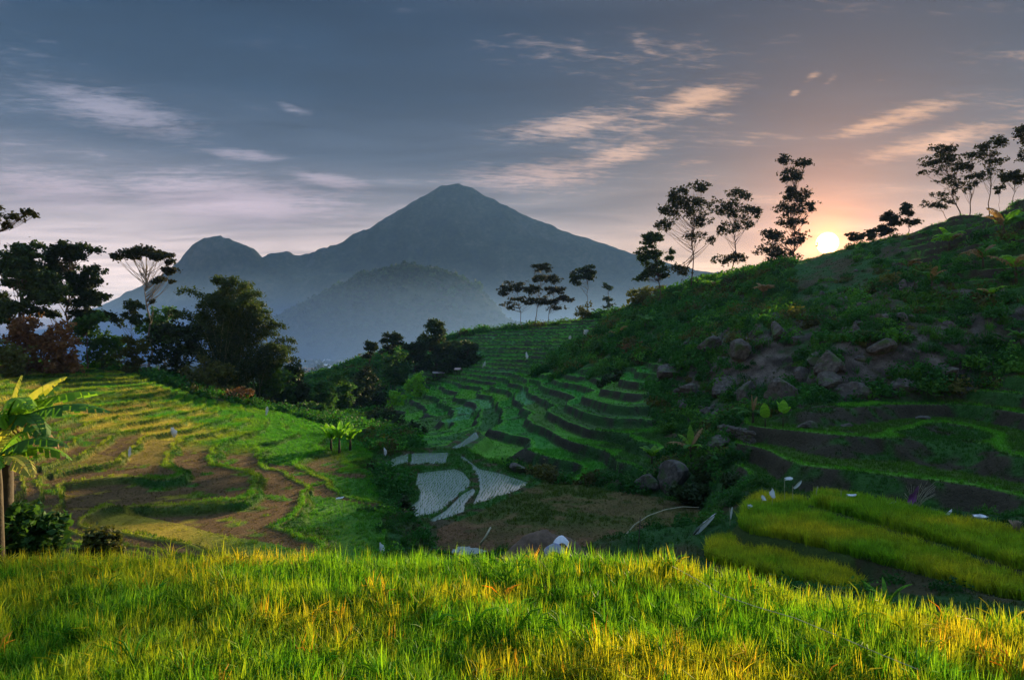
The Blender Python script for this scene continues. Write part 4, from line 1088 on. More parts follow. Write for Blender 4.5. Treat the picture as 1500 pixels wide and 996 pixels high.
M_CLUMP = [mat_leaf('cover_leaf_%s' % nm, a, b, .35, .7, True) for nm, a, b in (('green', (.55, .7, .6), (1.0, 1.1, .8)),)]
def clump_mesh(name, seed, n, flat, leaf, asp=.42):
    r = np.random.default_rng(seed); mb = MB()
    p = r.normal(size=(n, 3)); p /= np.linalg.norm(p, axis=1)[:, None]; p[:, 2] = np.abs(p[:, 2])
    p *= (.35 + .65 * r.uniform(size=(n, 1)) ** .5) * [1, 1, flat] * (1 + .35 * np.sin(5 * np.arctan2(p[:, 1:2], p[:, 0:1]) + seed))
    leaf_quads(mb, p, leaf, r, .8, asp)
    return mb.mesh(name, M_CLUMP[0])

def plant_terraces():
    r = np.random.default_rng(9)
    protos = [tuft_mesh('terrace_tuft', 680 + k, 9, .42, .045, .12, .7, 2) for k in range(5)]
    x, y = visible_fan(150000, 26, 140, -80, 620, seed=11)
    x2, y2 = visible_fan(90000, 45, 310, 520, 1560, seed=12)
    x3, y3 = visible_fan(70000, 16, 90, 520, 1560, seed=13)
    x = np.concatenate([x, x2, x3]); y = np.concatenate([y, y2, y3])
    z, I = terrain(x, y, True)
    col = terrain_colour(x, y, I)
    zo = I['zone']; green = col[:, 1] / (col[:, 0] + 1e-6)
    keep = ((zo == 1) | (zo == 2) | (zo == 3) | (zo == 4) | (zo == 6) | (zo == 7) | ((zo == 0) & (r.uniform(size=len(x)) < .5)))
    keep &= r.uniform(size=len(x)) < np.where(green > 1.2, .95, np.where(green > .9, .6, .45))
    keep &= r.uniform(size=len(x)) < np.where(zo == 1, np.where(np.maximum(I['riser'], I['lip']) > .3, 1.0, .45), np.where(I['lip'] > .3, 1.0, .75))
    x, y, z, col = x[keep], y[keep], z[keep], col[keep]; n = len(x)
    g = green[keep]
    tint = col * np.where(g[:, None] > 1, 1.35, 1.15) * r.uniform(.75, 1.35, n)[:, None]
    s = np.where(g > 1.0, r.uniform(.5, 1.0, n), r.uniform(.3, .6, n)) * (.6 + y / 200)
    scatter('terrace_grass', np.stack([x, y, z - .02], -1), euler(n, r, .2), s, r.integers(0, 5, n), np.clip(tint, 0, 1), protos)
    print('terrace grass', n)
plant_terraces()

def plant_undergrowth():
    r = np.random.default_rng(10)
    protos = [clump_mesh('clump', 700 + k, 210, .75 + .15 * (k % 3), .20 + .05 * (k % 3), .34 + .06 * (k % 2)) for k in range(4)] + [tuft_mesh('wild_tuft', 720 + k, 26, 1.4, .055, .25, .9, 3) for k in range(3)]
    x, y = visible_fan(34000, 24, 330, -80, 1580, seed=21)
    xb, yb = visible_fan(12000, 17, 130, -80, 1580, seed=22)
    x = np.concatenate([x, xb]); y = np.concatenate([y, yb])
    z, I = terrain(x, y, True)
    d = y; u = x / d * F + CU
    wild = ((I['zone'] == 0) & (I['rough'] > .4)) | ((I['zone'] == 4) & (r.uniform(size=len(x)) < .45))
    crown_edge = fbm(x / 9, y / 9, 3, 240)
    stony = sstep(960, 1050, u) * sstep(72, 82, d) * sstep(165, 110, d)
    keep = wild & (r.uniform(size=len(x)) < np.where(stony > .5, .42, .95) * sstep(-.65, .0, crown_edge))
    keep &= ~((u > 1165) & (u < 1245) & (d > 150)) & ~((u > 1165) & (u < 1480) & (d > 118) & (r.uniform(size=len(x)) < .25))
    for _, poly in RICE_P: keep &= sdist(x, y, poly) > 1.3
    for poly in WATER_P: keep &= sdist(x, y, poly) > 1.2
    keep &= np.hypot(x - (1340 - CU) / F * 40.2, y - 40.2) > 2.0
    skyline = (u > 1160) & (d > 118)
    keep &= ~((u > 620) & (u < 1040) & (d < 52)) | (r.uniform(size=len(x)) < .3)
    keep &= (d > 26) | ((d > 17) & (u > 1000) & (r.uniform(size=len(x)) < .8))
    x, y, z = x[keep], y[keep], z[keep]; u = u[keep]; d = d[keep]; n = len(x)
    s = np.minimum(np.exp(r.normal(.02, .45, n)), np.where(pick_tuft := (r.uniform(size=n) < .28), 1.25, 1.7)) * (.55 + d / 190) * (1 - .35 * (d < 60)) * np.where(skyline[keep], np.where(u > 1330, .45, .6), 1) * np.where(d < 28, .6, 1)
    pick = np.where(~pick_tuft, r.integers(0, 4, n), r.integers(4, 7, n))
    kind = r.uniform(size=n) + .5 * fbm(x / 12, y / 12, 2, 250)
    c = np.where((kind < .62)[:, None], [[.040, .14, .028]], np.where((kind < .9)[:, None], [[.085, .22, .03]], [[.11, .10, .03]]))
    c = c * r.uniform(.65, 1.3, n)[:, None]
    left = (u < 700)
    c = np.where(left[:, None], c * [[.9, 1.05, .9]], c)
    scatter('undergrowth', np.stack([x, y, z - .1], -1), euler(n, r, .15), s, pick, c, protos)
    print('undergrowth', n)
plant_undergrowth()

def mat_rock():
    m, N, out = new_mat('rock')
    tc = N.new('ShaderNodeTexCoord').outputs['Object']
    f = N.noise(tc, 2.2, 8.0, .7); f2 = N.noise(tc, .8, 3.0)
    c = N.ramp(f, [(.3, (.03, .027, .023)), (.55, (.11, .097, .080)), (.75, (.21, .19, .16))])
    c = N.mix(N.smooth(f2, .5, .7), c, (.06, .10, .03))
    b = N.new('ShaderNodeBsdfPrincipled'); N.put(b.inputs['Base Color'], c); b.inputs['Roughness'].default_value = .9; b.inputs['Specular IOR Level'].default_value = .2
    bn = N.new('ShaderNodeBump'); bn.inputs['Strength'].default_value = .8; bn.inputs['Distance'].default_value = .12
    N.put(bn.inputs['Height'], f); N.t.links.new(bn.outputs[0], b.inputs['Normal']); N.t.links.new(b.outputs[0], out.inputs[0])
    return m
M_ROCK = mat_rock()
def rock_mesh(name, size, seed, blocky=.5, n=26):
    r = np.random.default_rng(seed)
    th = np.linspace(0, 2 * math.pi, n, endpoint=False); ph = np.linspace(-math.pi / 2, math.pi / 2, n // 2 + 1)[1:-1]
    T, P_ = np.meshgrid(th, ph, indexing='ij')
    dirs = np.stack([np.cos(T) * np.cos(P_), np.sin(T) * np.cos(P_), np.sin(P_)], -1).reshape(-1, 3)
    dirs = np.vstack([dirs, [[0, 0, -1], [0, 0, 1]]])
    rad = np.full(len(dirs), 1.0)
    for k in range(11):                                    # cut by random planes for flat faces
        nrm = r.normal(size=3); nrm /= np.linalg.norm(nrm); dd = r.uniform(.42, .80)
        c = dirs @ nrm
        rad = np.minimum(rad, np.where(c > .05, dd / np.maximum(c, .05), 9))
    rad *= 1 + .12 * fbm(dirs[:, 0] * 3 + 5 * dirs[:, 2] + seed, dirs[:, 1] * 3, 3, seed)
    v = dirs * rad[:, None] * np.array(size) * .68
    m_ = len(ph)
    i, j = np.meshgrid(np.arange(n), np.arange(m_ - 1), indexing='ij'); i2 = (i + 1) % n
    q = np.stack([i * m_ + j, i2 * m_ + j, i2 * m_ + j + 1, i * m_ + j + 1], -1).reshape(-1, 4)
    k = np.arange(n); k2 = (k + 1) % n
    t = np.vstack([np.stack([k2 * m_, k * m_, np.full(n, n * m_)], -1), np.stack([k * m_ + m_ - 1, k2 * m_ + m_ - 1, np.full(n, n * m_ + 1)], -1)])
    return mesh_from(name, v, [t, q], M_ROCK, False)
def strew_rubble():
    r = np.random.default_rng(15)
    x, y = visible_fan(9000, 62, 150, 930, 1540, seed=41)
    z, I = terrain(x, y, True)
    u = x / y * F + CU
    ok = (I['rough'] > .5) & (fbm(x / 7, y / 7, 3, 270) > -.02) & (r.uniform(size=len(x)) < .26 * sstep(930, 1040, u) * sstep(72, 80, y) * sstep(150, 112, y) * sstep(1480, 1300, u) + .04)
    x, y, z = x[ok], y[ok], z[ok]; n = len(x)
    protos = [rock_mesh('rubble', (1.0, .9, .85), 980 + k, n=10) for k in range(5)]
    scatter('cliff_rubble', np.stack([x, y, z - .05], -1), euler(n, r, .6), np.exp(r.normal(-.45, .5, n)), r.integers(0, 5, n), np.ones((n, 3)), protos)
    print('rubble', n)
strew_rubble()

def plant_far_woods():
    r = np.random.default_rng(14)
    protos = [clump_mesh('wood_clump', 740 + k, 70, 1.1, .55) for k in range(4)]
    x, y = visible_fan(2600, 420, 1500, 150, 900, seed=31)
    z = terrain(x, y)
    keep = fbm(x / 90, y / 90, 3, 260) > -.12
    P = np.stack([x, y, z], -1)[keep]
    hv = np.empty(len(bpy.data.objects['hill'].data.vertices) * 3, np.float32); bpy.data.objects['hill'].data.vertices.foreach_get('co', hv); hv = hv.reshape(-1, 3)
    hv = hv[(hv[:, 2] > PLAIN_Z + 2)]
    hv = hv[r.integers(0, len(hv), 9000)]; hv = hv[fbm(hv[:, 0] / 130, hv[:, 1] / 130 + hv[:, 2] / 60, 3, 266) > r.uniform(-.5, .25, len(hv))]
    P = np.concatenate([P, hv]); n = len(P)
    c = np.array([.035, .07, .025]) * r.uniform(.5, 1.4, n)[:, None]
    scatter('distant_woods', P, euler(n, r, .1), np.exp(r.normal(1.5, .38, n)), r.integers(0, 4, n), c, protos)
plant_far_woods()
# ------------------------------------------------------------------ water in the plots
def mat_water():
    m, N, out = new_mat('paddy_water')
    pos = N.new('ShaderNodeNewGeometry').outputs['Position']
    b = N.new('ShaderNodeBsdfPrincipled')
    b.inputs['Base Color'].default_value = (.24, .30, .23, 1); b.inputs['Roughness'].default_value = .06
    b.inputs['IOR'].default_value = 2.6; b.inputs['Specular IOR Level'].default_value = .9
    bn = N.new('ShaderNodeBump'); bn.inputs['Strength'].default_value = .05; bn.inputs['Distance'].default_value = .05
    N.put(bn.inputs['Height'], N.noise(pos, 2.5, 3.0)); N.t.links.new(bn.outputs[0], b.inputs['Normal'])
    N.t.links.new(b.outputs[0], out.inputs[0])
    return m
M_WATER = mat_water()
def fan_sheet(name, poly, z, grow, mat):
    c = np.mean(np.array(poly), 0); p = np.array(poly)
    # rings from the outline to the middle would cross in bent plots, so cut a fine grid by the outline instead
    x0, y0 = p.min(0) - .5; x1, y1 = p.max(0) + .5
    st = .3
    gx, gy = np.meshgrid(np.arange(x0, x1, st), np.arange(y0, y1, st), indexing='ij')
    s = sdist(gx + st / 2, gy + st / 2, poly) < grow
    idx = np.arange((gx.shape[0] + 1) * (gx.shape[1] + 1)).reshape(gx.shape[0] + 1, gx.shape[1] + 1)
    i, j = np.nonzero(s)
    q = np.stack([idx[i, j], idx[i + 1, j], idx[i + 1, j + 1], idx[i, j + 1]], -1)
    vx, vy = np.meshgrid(x0 + st * np.arange(gx.shape[0] + 1), y0 + st * np.arange(gx.shape[1] + 1), indexing='ij')
    v = np.stack([vx, vy, np.full(vx.shape, z)], -1).reshape(-1, 3)
    used = np.unique(q); mp = np.zeros(len(v), int); mp[used] = np.arange(len(used))
    return tag(link(name, mesh_from(name, v[used], mp[q], mat, True)), kind='structure')
fan_sheet('paddy_water', BASIN, Z_WATER, -.3, M_WATER)
fan_sheet('puddle_water', flat_poly([(660, 806), (672, 800), (700, 801), (712, 806), (698, 812), (668, 812)], -14.46), -14.49, 0, M_WATER)

# ------------------------------------------------------------------ finding the ground along a line of sight
_ds = np.geomspace(16, 420, 2600)
def hit(u, v, dmin=16):
    """first ground point met when looking along pixel (u, v)"""
    z = terrain((u - CU) / F * _ds, _ds)
    below = (z >= (CV - v) / F * _ds) & (_ds >= dmin)
    d = _ds[np.argmax(below)] if below.any() else 300.0
    return Vector(((u - CU) / F * d, d, ground((u - CU) / F * d, d)))

# ------------------------------------------------------------------ shrubs of the valley floor and near bank
G_W = 'dark shrubs on the bank left of the flooded plots'
for k, (u, v, d, ru, rv, mat, lab) in enumerate([
    (548, 690, 74, 16, 12, M_LEAF_DARK, 'dark shrub at the top of the bank beside the flooded plots'), (572, 715, 66, 20, 16, M_LEAF_DARK, 'dark shrub on the bank beside the left tip of the flooded plots'),
    (590, 748, 58, 20, 18, M_LEAF_DARK, 'dark shrub hanging over the lower edge of the largest flooded plot'), (602, 786, 50, 22, 20, M_LEAF_DARK, 'lowest dark shrub of the bank, behind the rice field'), (555, 752, 54, 24, 20, M_LEAF_MID, 'green shrub in the grassy bank right of the brown plots')]):
    shrub(lab, d, u, v, ru, rv, mat, .26, 16, 90, 100 + k, group=G_W)
G_N = 'shrubs in the dark hollow of the right slope'
for k, (u, v, d, ru, rv, mat, lab) in enumerate([
    (1040, 690, 62, 30, 24, M_LEAF_DARK, 'dark teal shrub in the hollow under the slanted stone wall'), (1075, 715, 55, 22, 20, M_LEAF_DARK, 'dark shrub touching the left corner of the rice plots'), (1010, 720, 60, 26, 16, M_LEAF_DARK, 'low shadowed shrub above the bent bamboo pole'),
    (900, 560, 130, 30, 20, M_LEAF_DARK, 'dark round shrub in the thicket below the shaded spur'), (880, 510, 165, 26, 20, M_LEAF_MID, 'leafy shrub on the crest of the shaded spur'), (930, 520, 150, 24, 20, M_LEAF_DRY, 'reddish brown shrub on the shaded spur'), (1000, 470, 165, 26, 18, M_LEAF_MID, 'green shrub under the sparse ridge trees on the slope'),
    (930, 470, 190, 24, 14, M_LEAF_MID, 'mid green shrub under the dense ridge tree'), (1090, 430, 190, 30, 12, M_LEAF_OLIVE, 'olive shrub below the ridge left of the sun')]):
    shrub(lab, d, u, v, ru, rv, mat, .30 if d < 100 else .5, 16, 90, 120 + k, group=G_N)
G_F = 'leafy shrubs at the lower left corner'
shrub('broad leaved bright bush under the torn banana plant', 23, 45, 772, 44, 30, M_LEAF_MID, .26, 20, 70, 141, group=G_F)
shrub('low green bush at the left edge below the banana trunk', 22, 0, 770, 34, 34, M_LEAF_MID, .24, 16, 70, 142, group=G_F)
shrub('dark mossy shrub between left bush and brown plots', 27, 150, 790, 40, 16, M_LEAF_OLIVE, .18, 16, 80, 143, group=G_F)

# ------------------------------------------------------------------ boulders and stone
G_K = 'boulders of the cliff band on the right slope'
for k, (u, v, d, w, h, lab) in enumerate([
    (1256, 562, 80, 54, 46, 'biggest squarish grey boulder on the ledge below the sun'), (1142, 566, 80, 40, 46, 'pale pointed boulder left of the biggest one on the ledge'), (1096, 566, 82, 26, 48, 'narrow upright boulder left of the pale pointed one'),
    (1213, 520, 88, 46, 40, 'dark overhanging boulder above and left of the biggest boulder'), (1212, 552, 83, 36, 26, 'low wide boulder tucked under the dark overhanging one'), (1060, 560, 90, 44, 34, 'brown broad boulder at the left end of the boulder row'), (1010, 568, 96, 48, 30, 'rounded dark boulder left of the broad brown one'),
    (1085, 508, 104, 38, 34, 'mossy boulder in the middle of the left cliff'), (1140, 480, 112, 34, 30, 'small boulder high in the cliff straight below the tallest ridge tree'), (1040, 500, 118, 36, 30, 'dim boulder below the banana plants of the cliff'), (1175, 545, 84, 28, 24, 'small rounded boulder between pointed and overhanging boulders'), (1320, 560, 79, 40, 22, 'flat low boulder right of the biggest boulder'),
    (1290, 500, 92, 36, 24, 'half buried boulder up the slope right of the overhanging one'), (1390, 540, 82, 34, 20, 'half buried boulder in the scrub far right of the ledge'), (975, 540, 112, 40, 30, 'shadowed boulder at the left foot of the cliff'), (1180, 620, 65, 34, 16, 'brown smooth boulder lying on the terrace under the ledge'),
    (985, 690, 66, 44, 52, 'dark tall boulder in the hollow right of the mid terraces'), (950, 700, 66, 36, 34, 'squat boulder at the foot of the dark tall one in the hollow'), (1055, 640, 70, 40, 26, 'grey boulder propping the slanted stone wall'), (760, 682, 79, 26, 22, 'pale slab leaning at the tip of the flooded plot'),
    (1350, 610, 62, 22, 10, 'flat white grey stone on the upper right terrace'), (1240, 622, 62, 16, 9, 'small pale stone on the terrace right of the brown boulder')]):
    d = hit(u, v + h * .45, 40).y; S = d / F
    o = link('boulder', rock_mesh('boulder', (w * S * .9, max(w, h) * S * .8, h * S * .9), 900 + k), loc=at(u, v, d))
    o.location.z = ground(o.location.x, o.location.y) + h * S * .16
    o.rotation_euler = (0, 0, k * 1.3)
    tag(o, lab, 'boulder', G_K)
# slanted dry stone wall
def stone_wall():
    a = ground_at(1052, 68); b = ground_at(1106, 62)
    root = empty('stone_wall', a); tag(root, 'slanted dry stone wall climbing to the pair of leaf plants', 'stone wall')
    r = np.random.default_rng(3)
    ms = [rock_mesh('stone', (.62, .5, .42), 950 + k, n=12) for k in range(5)]
    L = (b - a).length
    for k in range(int(L / .42)):
        for lv in range(4):
            t = (k + .5 * (lv % 2)) * .42 / L
            o = link('stone', ms[r.integers(0, 5)], root)
            p = (b - a) * t
            gz = ground(a.x + p.x, a.y + p.y) - a.z
            o.location = (p.x + r.normal() * .05, p.y - .25 + r.normal() * .05, gz + .12 + lv * .3); o.rotation_euler = (r.uniform(-.3, .3), r.uniform(-.3, .3), r.uniform(0, 6))
stone_wall()

# ------------------------------------------------------------------ rags, sheets, poles
M_WHITE = mat_simple('white_plastic', (.78, .78, .80), .5, .12, 4.0)
M_GREYPL = mat_simple('grey_plastic', (.24, .25, .34), .5, .2, 4.0)
M_PURPLE = mat_simple('purple_cloth', (.30, .08, .28), .8, .3, 6.0)
M_TAN = mat_simple('tan_straw', (.36, .26, .17), .9, .35, 12.0, .4)
M_STICK = mat_simple('pale_stick', (.42, .38, .24), .8, .3, 6.0)
M_DARKSTICK = mat_simple('dark_stick', (.06, .05, .035), .9, .3, 6.0)
M_SOIL = mat_simple('soil', (.13, .085, .055), .95, .4, 3.0, .6)

def cloth_mesh(name, w, h, seed, mat, curl=.35, n=7):
    r = np.random.default_rng(seed); s, t = np.meshgrid(np.linspace(0, 1, n), np.linspace(0, 1, n), indexing='ij')
    p1, p2 = r.uniform(0, 6, 2)
    x = s * w * (1 - .25 * t * r.uniform(0, 1)) + w * .07 * r.normal(size=s.shape); z = -(t - .5) * h * (.35 + .75 * np.sin(math.pi * np.clip(s * .9 + .08, 0, 1)) ** .7) * (1 + .2 * np.sin(4 * s + p1)) - h * .5 + h * .25 * np.sin(2.6 * s + p2) + h * .06 * r.normal(size=s.shape); y = curl * w * (np.sin(3.2 * s + p1) * .3 + np.sin(4 * t + p2) * .25)
    i, j = np.meshgrid(np.arange(n - 1), np.arange(n - 1), indexing='ij')
    q = np.stack([i * n + j, (i + 1) * n + j, (i + 1) * n + j + 1, i * n + j + 1], -1).reshape(-1, 4)
    # front and back sheet, 8 mm apart
    v = np.stack([x, y, z], -1).reshape(-1, 3); m_ = len(v)
    return mesh_from(name, np.vstack([v, v + [0, .008, 0]]), np.vstack([q[:, ::-1], q + m_]), mat, True)

def rag(label, u, v, w, h, tilt=0.0, stick=.5, mat=None, seed=0, group=None, d=None, v_base=None, name='scare_rag', cat='rag', smat=None):
    """a strip of cloth w x h pixels whose top left sits near pixel (u, v), tied to a stick in the ground"""
    if d is None:
        g = hit(u, v_base if v_base else v + h + 6)
    else:
        g = ground_at(u, d)
    S = g.y / F
    top = (CV - v) * S - g.z
    root = empty(name, g); tag(root, label, cat, group)
    st = MB(); st.tube([[0, 0, -.3], [.02, 0, top * .5], [0, 0, top + .04]], [.016 * max(1, S * 18), .014 * max(1, S * 18), .010 * max(1, S * 18)], 5)
    link('stick', st.mesh('stick', smat or M_STICK, True), root)
    c = link('cloth', cloth_mesh('cloth', w * S, h * S, seed, mat or M_WHITE), root)
    c.location = (0, -.03, top); c.rotation_euler = (0, -tilt, .2)
    return root
G_Q = 'white strips tied around the rice plots'
for k, a in enumerate([
    ('highest white strip at the upper left corner of the rice plots, bent like a hook', 1149, 700, 12, 5, .2, 43.5), ('slanting white strip right of the highest one by the rice plots', 1161, 712, 16, 5, .55, 43.0), ('curled white strip at the plot corner below the two highest', 1131, 716, 12, 9, -.8, 42.5),
    ('small crumpled white strip on the corner edge of the middle plot', 1116, 726, 9, 5, -.4, 42.0), ('tiny white strip at the left tip of the middle rice plot', 1095, 738, 9, 5, -.1, 41.0), ('narrow upright white strip left of the rice plots', 1069, 744, 5, 14, 0, 40.5),
    ('flat white strip bent over a wire on the upper rice plot', 1240, 724, 16, 4, .1, 41.5), ('short pale strip lying along the top of the upper rice plot', 1300, 735, 16, 3, 0, 40.0), ('short slanting pale strip near the right of the upper plot', 1384, 754, 13, 4, .7, 37.5),
    ('long white strip stretched at the right of the upper plot', 1424, 754, 30, 5, -.05, 36.5)]):
    lab, u, v, w, h, tilt, d = a
    rag(lab, u, v, w, h, tilt, seed=k, group=G_Q, d=d)
G_Z = 'white markers on the left terraces'
for k, a in enumerate([
    ('white bag on the end of the golden terrace', 250, 626, 9, 12, 0, 640), ('thin white strip standing in the golden terrace', 188, 658, 4, 12, 0, 672), ('wide white sheet on a low frame at the top of the left terraces', 196, 533, 18, 4, .1, 548), ('oval white rag right of the wide sheet on the top terrace', 215, 536, 6, 9, .5, 550),
    ('lone white upright rag at the far end of the left terraces', 389, 597, 4, 10, 0, 610), ('small pale rag in the brown plot right of the curved bund', 492, 729, 12, 4, .3, 738), ('white rag in the grass behind the rice field, below the shrubs', 556, 796, 8, 12, 0, 812)]):
    lab, u, v, w, h, tilt, vb = a
    rag(lab, u, v, w, h, tilt, seed=30 + k, group=G_Z, v_base=vb)
G_Y = 'white markers in the mid valley'
for k, a in enumerate([
    ('white upright rag on the bright green mid terrace', 707, 531, 5, 9, 0, 541), ('tiny white rag right of the bright green mid terrace', 770, 517, 4, 8, 0, 527), ('white rag below the orange green bush on the far slope', 855, 481, 7, 8, 0, 493), ('faint small rag left below the orange green bush', 833, 492, 4, 6, 0, 500), ('white rag on a stick above the flooded plots', 562, 655, 4, 10, .1, 668)]):
    lab, u, v, w, h, tilt, vb = a
    rag(lab, u, v, w, h, tilt, seed=50 + k, group=G_Y, v_base=vb)

def pole(name, label, pts, r0, r1, mat, cat='pole', group=None):
    p = [at(*q) for q in pts]
    a = p[0].copy()
    mb = MB(); pp = np.array([list(q - a) for q in p])
    mb.tube(pp, np.linspace(r0, r1, len(pp)), 6)
    o = link(name, mb.mesh(name, mat, True), loc=a); tag(o, label, cat, group)
    return o
pole('bamboo_pole', 'long pale bamboo pole bent over into an arch behind the rice field', [(908, 796, 44), (915, 785, 44), (930, 768, 44.3), (950, 755, 44.6), (975, 746, 45), (1000, 742, 45.4), (1024, 743, 45.8)], .045, .02, M_STICK)
pole('wooden_post', 'thin dark post standing across the foot of the bamboo arch', [(934, 822, 41), (936, 790, 41), (938, 757, 41)], .04, .03, M_DARKSTICK, 'post')
pole('wooden_plank', 'pale plank leaning beside the earth mound', [(703, 798, 42), (712, 785, 42), (719, 772, 42.3)], .07, .06, M_STICK, 'plank')
pole('bent_stick', 'pale stick bent over the upper rice plot', [(1273, 752, 41), (1277, 744, 41), (1284, 735, 41), (1292, 731, 41)], .025, .018, M_STICK, 'stick', 'pale sticks on the upper rice plot')
pole('upright_stick', 'pale upright stick at the left of the upper rice plot', [(1195, 735, 42), (1196, 720, 42), (1198, 712, 42)], .025, .018, M_STICK, 'stick', 'pale sticks on the upper rice plot')
pole('thin_stick', 'thin brown stick lying down toward the white sheet by the plots', [(985, 792, 41), (1000, 787, 41), (1013, 781, 41)], .025, .018, M_DARKSTICK, 'stick')
pole('dark_pole', 'dark slanting pole that carries the crumpled white sheet', [(1008, 792, 40.5), (1026, 772, 40.5), (1048, 752, 40.8)], .05, .035, M_DARKSTICK)
o = link('plastic_sheet', cloth_mesh('plastic_sheet', 42 * .0405, 9 * .0405, 91, M_WHITE, .2), loc=at(1014, 779, 40.3)); o.rotation_euler = (.2, -.72, 0)
tag(o, 'crumpled white plastic sheet slung along the dark slanting pole', 'plastic sheet')
# purple cloth on dry twigs, straw bundle
g = ground_at(1340, 40.2); root = empty('purple_cloth', g); tag(root, 'purple cloth hung among dry twigs above the upper rice plot', 'cloth')
S = g.y / F
c = link('cloth', cloth_mesh('cloth', 16 * S, 26 * S, 95, M_PURPLE, .5), root); c.location = (-.3, -.05, (CV - 716) * S - g.z); c.rotation_euler = (0, .25, .3)
tw = MB(); r = np.random.default_rng(96)
for k in range(26):
    a = r.uniform(0, 6.28); h = r.uniform(.9, 1.9)
    tw.tube(bez([r.normal() * .15, r.normal() * .1, -.1], [.2 * math.cos(a), .2 * math.sin(a), h * .6], [.9 * math.cos(a) + .3, .5 * math.sin(a), h], 5), [.014, .012, .01, .008, .006], 3)
link('twigs', tw.mesh('twigs', M_STICK, True), root)['kind'] = 'stuff'
g = ground_at(1489, 34.2); S = g.y / F
root = empty('straw_bundle', g); tag(root, 'tan straw bundle on a stake at the right edge of the upper plot', 'straw bundle')
sb = MB(); r = np.random.default_rng(97)
for k in range(60):
    a = r.uniform(0, 6.28); q = r.uniform(0, .28); z0 = (CV - 775) * S - g.z
    sb.tube([[q * math.cos(a) * .6, q * math.sin(a) * .6, z0 - .15], [q * math.cos(a) * .5, q * math.sin(a) * .5, z0 + .12], [q * math.cos(a) * 1.3, q * math.sin(a) * 1.3, z0 + .42]], [.02, .024, .008], 3)
link('straw', sb.mesh('straw', M_TAN, True), root)['kind'] = 'stuff'
st = MB(); st.tube([[0, 0, -.2], [0, 0, (CV - 772) * S - g.z]], [.03, .02], 6); link('stake', st.mesh('stake', M_DARKSTICK, True), root)
g = ground_at(1232, 41.6); S = g.y / F
w = MB(); t0 = (CV - 718) * S - g.z; w.tube([[0, 0, -.2], [0, 0, t0], ], [.012, .012], 4); w.tube([[0, 0, t0 - 12 * S], [8 * S, 0, t0 - 13 * S], [14 * S, 0, t0 - 8 * S]], [.012, .012, .01], 4)
tag(link('wire_prop', w.mesh('wire_prop', M_STICK, True), loc=g), 'thin angled wire under the bent white strip of the upper plot', 'wire')

# earth mound with sheets by the near bank
def mound():
    g = ground_at(800, 40); g.z = at(800, 812, 40).z
    n = 36; th = np.linspace(0, 2 * math.pi, n, endpoint=False); rr = np.linspace(0, 1, 14)
    T, R = np.meshgrid(th, rr, indexing='ij')
    x = R * np.cos(T) * 2.6; y = R * np.sin(T) * 1.6
    z = 1.65 * (1 - R ** 2.2) + .35 * fbm(x * 1.3 + 4, y * 1.3, 3, 300) - .35
    m_ = 14; i, j = np.meshgrid(np.arange(n), np.arange(m_ - 1), indexing='ij'); i2 = (i + 1) % n
    q = np.stack([i * m_ + j, i * m_ + j + 1, i2 * m_ + j + 1, i2 * m_ + j], -1).reshape(-1, 4)
    o = link('earth_mound', mesh_from('earth_mound', np.stack([x, y, z], -1).reshape(-1, 3), q, M_SOIL, True), loc=g)
    tag(o, 'mound of bare brown soil on the near bank behind the rice field', 'earth mound')
    S = .04
    def drape(label, u, v, w, h, mat, seed, d, nm='plastic_sheet'):
        c = at(u, v, d); n = 12
        s, t = np.meshgrid(np.linspace(-1, 1, n), np.linspace(-1, 1, n), indexing='ij')
        rr = np.sqrt(s * s + t * t); px = c.x + s * w * S * .5 * (1 - .12 * np.abs(t)); py = c.y + t * h * S * .55
        zz = c.z + h * S * (.5 - .55 * rr ** 1.5) + .08 * fbm(s * 2 + seed, t * 2, 3, seed)
        v_ = np.stack([px, py, zz], -1).reshape(-1, 3) - np.array(c); m2 = len(v_)
        i, j = np.meshgrid(np.arange(n - 1), np.arange(n - 1), indexing='ij')
        q = np.stack([i * n + j, (i + 1) * n + j, (i + 1) * n + j + 1, i * n + j + 1], -1).reshape(-1, 4)
        o = link(nm, mesh_from(nm, np.vstack([v_, v_ - [0, 0, .01]]), np.vstack([q, q[:, ::-1] + m2]), mat, True), loc=c); tag(o, label, 'plastic sheet')
    drape('crumpled bright white sheet lying on the earth mound', 822, 792, 22, 16, M_WHITE, 5, 38.5)
    drape('large slate grey sheet draped over the front of the earth mound', 812, 804, 30, 18, M_GREYPL, 6, 38.1)
mound()

# string across the near field
st = MB(); pts = [at(985, 829, 13.2), at(1020, 848, 12.4), at(1060, 872, 11.6), at(1110, 889, 11.0), at(1165, 905, 10.5), at(1230, 932, 9.8), at(1290, 958, 9.2), at(1345, 980, 8.8)]
st.tube(np.array([list(q - pts[0]) for q in pts]), .006, 4)
tag(link('string', st.mesh('string', M_STICK, True), loc=pts[0]), 'thin pale string sagging across the right half of the rice field', 'string')

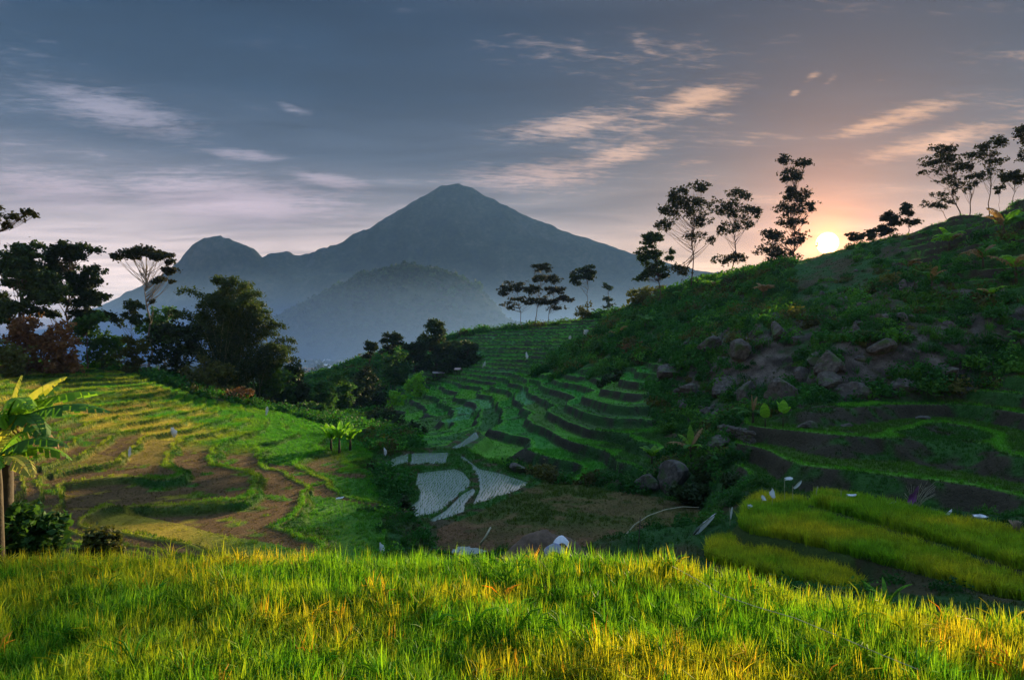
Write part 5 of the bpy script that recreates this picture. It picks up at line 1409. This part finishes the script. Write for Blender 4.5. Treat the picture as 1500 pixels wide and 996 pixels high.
# ------------------------------------------------------------------ huts and the far town
M_WALL = mat_simple('plaster', (.55, .54, .52), .9, .15, 1.0)
M_ROOFW = mat_simple('sheet_roof', (.72, .72, .74), .5, .12, 2.0)
M_ROOFR = mat_simple('tile_roof', (.30, .16, .11), .8, .25, 2.0)
M_GLASS = mat_simple('dark_window', (.03, .035, .045), .2, .1, 1.0)
def hut(label, u, v, w, d, mat, rz):
    g = hit(u, v + 8, 150); 
    S = g.y / F; W = w * S; H = max((CV - v) * S - g.z, 1.6)
    root = empty('field_hut', g, rz); tag(root, label, 'hut', 'field huts beside the mid valley terraces')
    rf = MB(); t = .06
    for s in (-1, 1):
        rf.add([[-W / 2, 0, H + .5], [W / 2, 0, H + .5], [W / 2, s * 1.5, H - .15], [-W / 2, s * 1.5, H - .15], [-W / 2, 0, H + .5 - t], [W / 2, 0, H + .5 - t], [W / 2, s * 1.5, H - .15 - t], [-W / 2, s * 1.5, H - .15 - t]],
               None, [[0, 1, 2, 3], [7, 6, 5, 4], [0, 3, 7, 4], [1, 5, 6, 2], [2, 6, 7, 3]])
    link('roof', rf.mesh('roof', mat), root)
    for sx in (-1, 1):
        for sy in (-1, 1):
            pm = MB(); pm.tube([[sx * W * .42, sy * 1.2, -.8], [sx * W * .42, sy * 1.2, H]], [.08, .07], 5); link('post', pm.mesh('post', M_DARKSTICK), root)
    fm = MB(); fm.box((0, 0, .6), (W * .9, 2.4, .12)); link('platform', fm.mesh('platform', M_DARKSTICK), root)
hut('open field hut with a bright white roof at the foot of the dark trees', 642, 546, 17, 270, M_ROOFW, .25)
hut('small field hut with a dull pink brown roof right of the white roofed one', 671, 541, 9, 270, mat_simple('faded_roof', (.45, .32, .28), .8), -.2)

def house_proto(seed, mat):
    r = np.random.default_rng(seed); w, l, h = r.uniform(6, 9), r.uniform(8, 12), r.uniform(3.0, 4.5)
    wm = MB(); wm.box((0, 0, h / 2 - .5), (l, w, h + 1))
    ov = .5; rh = w * .28
    v = [[-l / 2 - ov, -w / 2 - ov, h - .1], [l / 2 + ov, -w / 2 - ov, h - .1], [l / 2 + ov, w / 2 + ov, h - .1], [-l / 2 - ov, w / 2 + ov, h - .1], [-l / 2 - ov, 0, h + rh], [l / 2 + ov, 0, h + rh]]
    rm = MB(); rm.add(v, [[0, 4, 3], [1, 2, 5]], [[0, 1, 5, 4], [2, 3, 4, 5], [3, 2, 1, 0]])
    wi = [(-l * .25, -w / 2 - .03), (l * .25, -w / 2 - .03)]
    ms = []
    for x, y in wi:
        b = MB(); b.box((x, y, h * .5), (1.2, .08, 1.2)); ms.append(b.mesh('window', M_GLASS))
    return wm.mesh('wall', M_WALL), rm.mesh('roof', mat), ms
def town():
    kinds = [house_proto(k, M_ROOFW if k % 3 else M_ROOFR) for k in range(5)]
    r = np.random.default_rng(55)
    for k in range(64):
        u = r.uniform(418, 556); d = math.exp(r.uniform(math.log(760), math.log(1450)))
        x = (u - CU) / F * d
        w, rf, ws = kinds[r.integers(0, 5)]
        root = empty('house', (x, d, ground(x, d)), r.uniform(-.5, .5) + (1.57 if r.uniform() < .3 else 0))
        tag(root, 'small pale house among trees in the misty far valley town', 'house', 'houses of the far valley town')
        link('wall', w, root); link('roof', rf, root)
        for q in ws: link('window', q, root)
town()
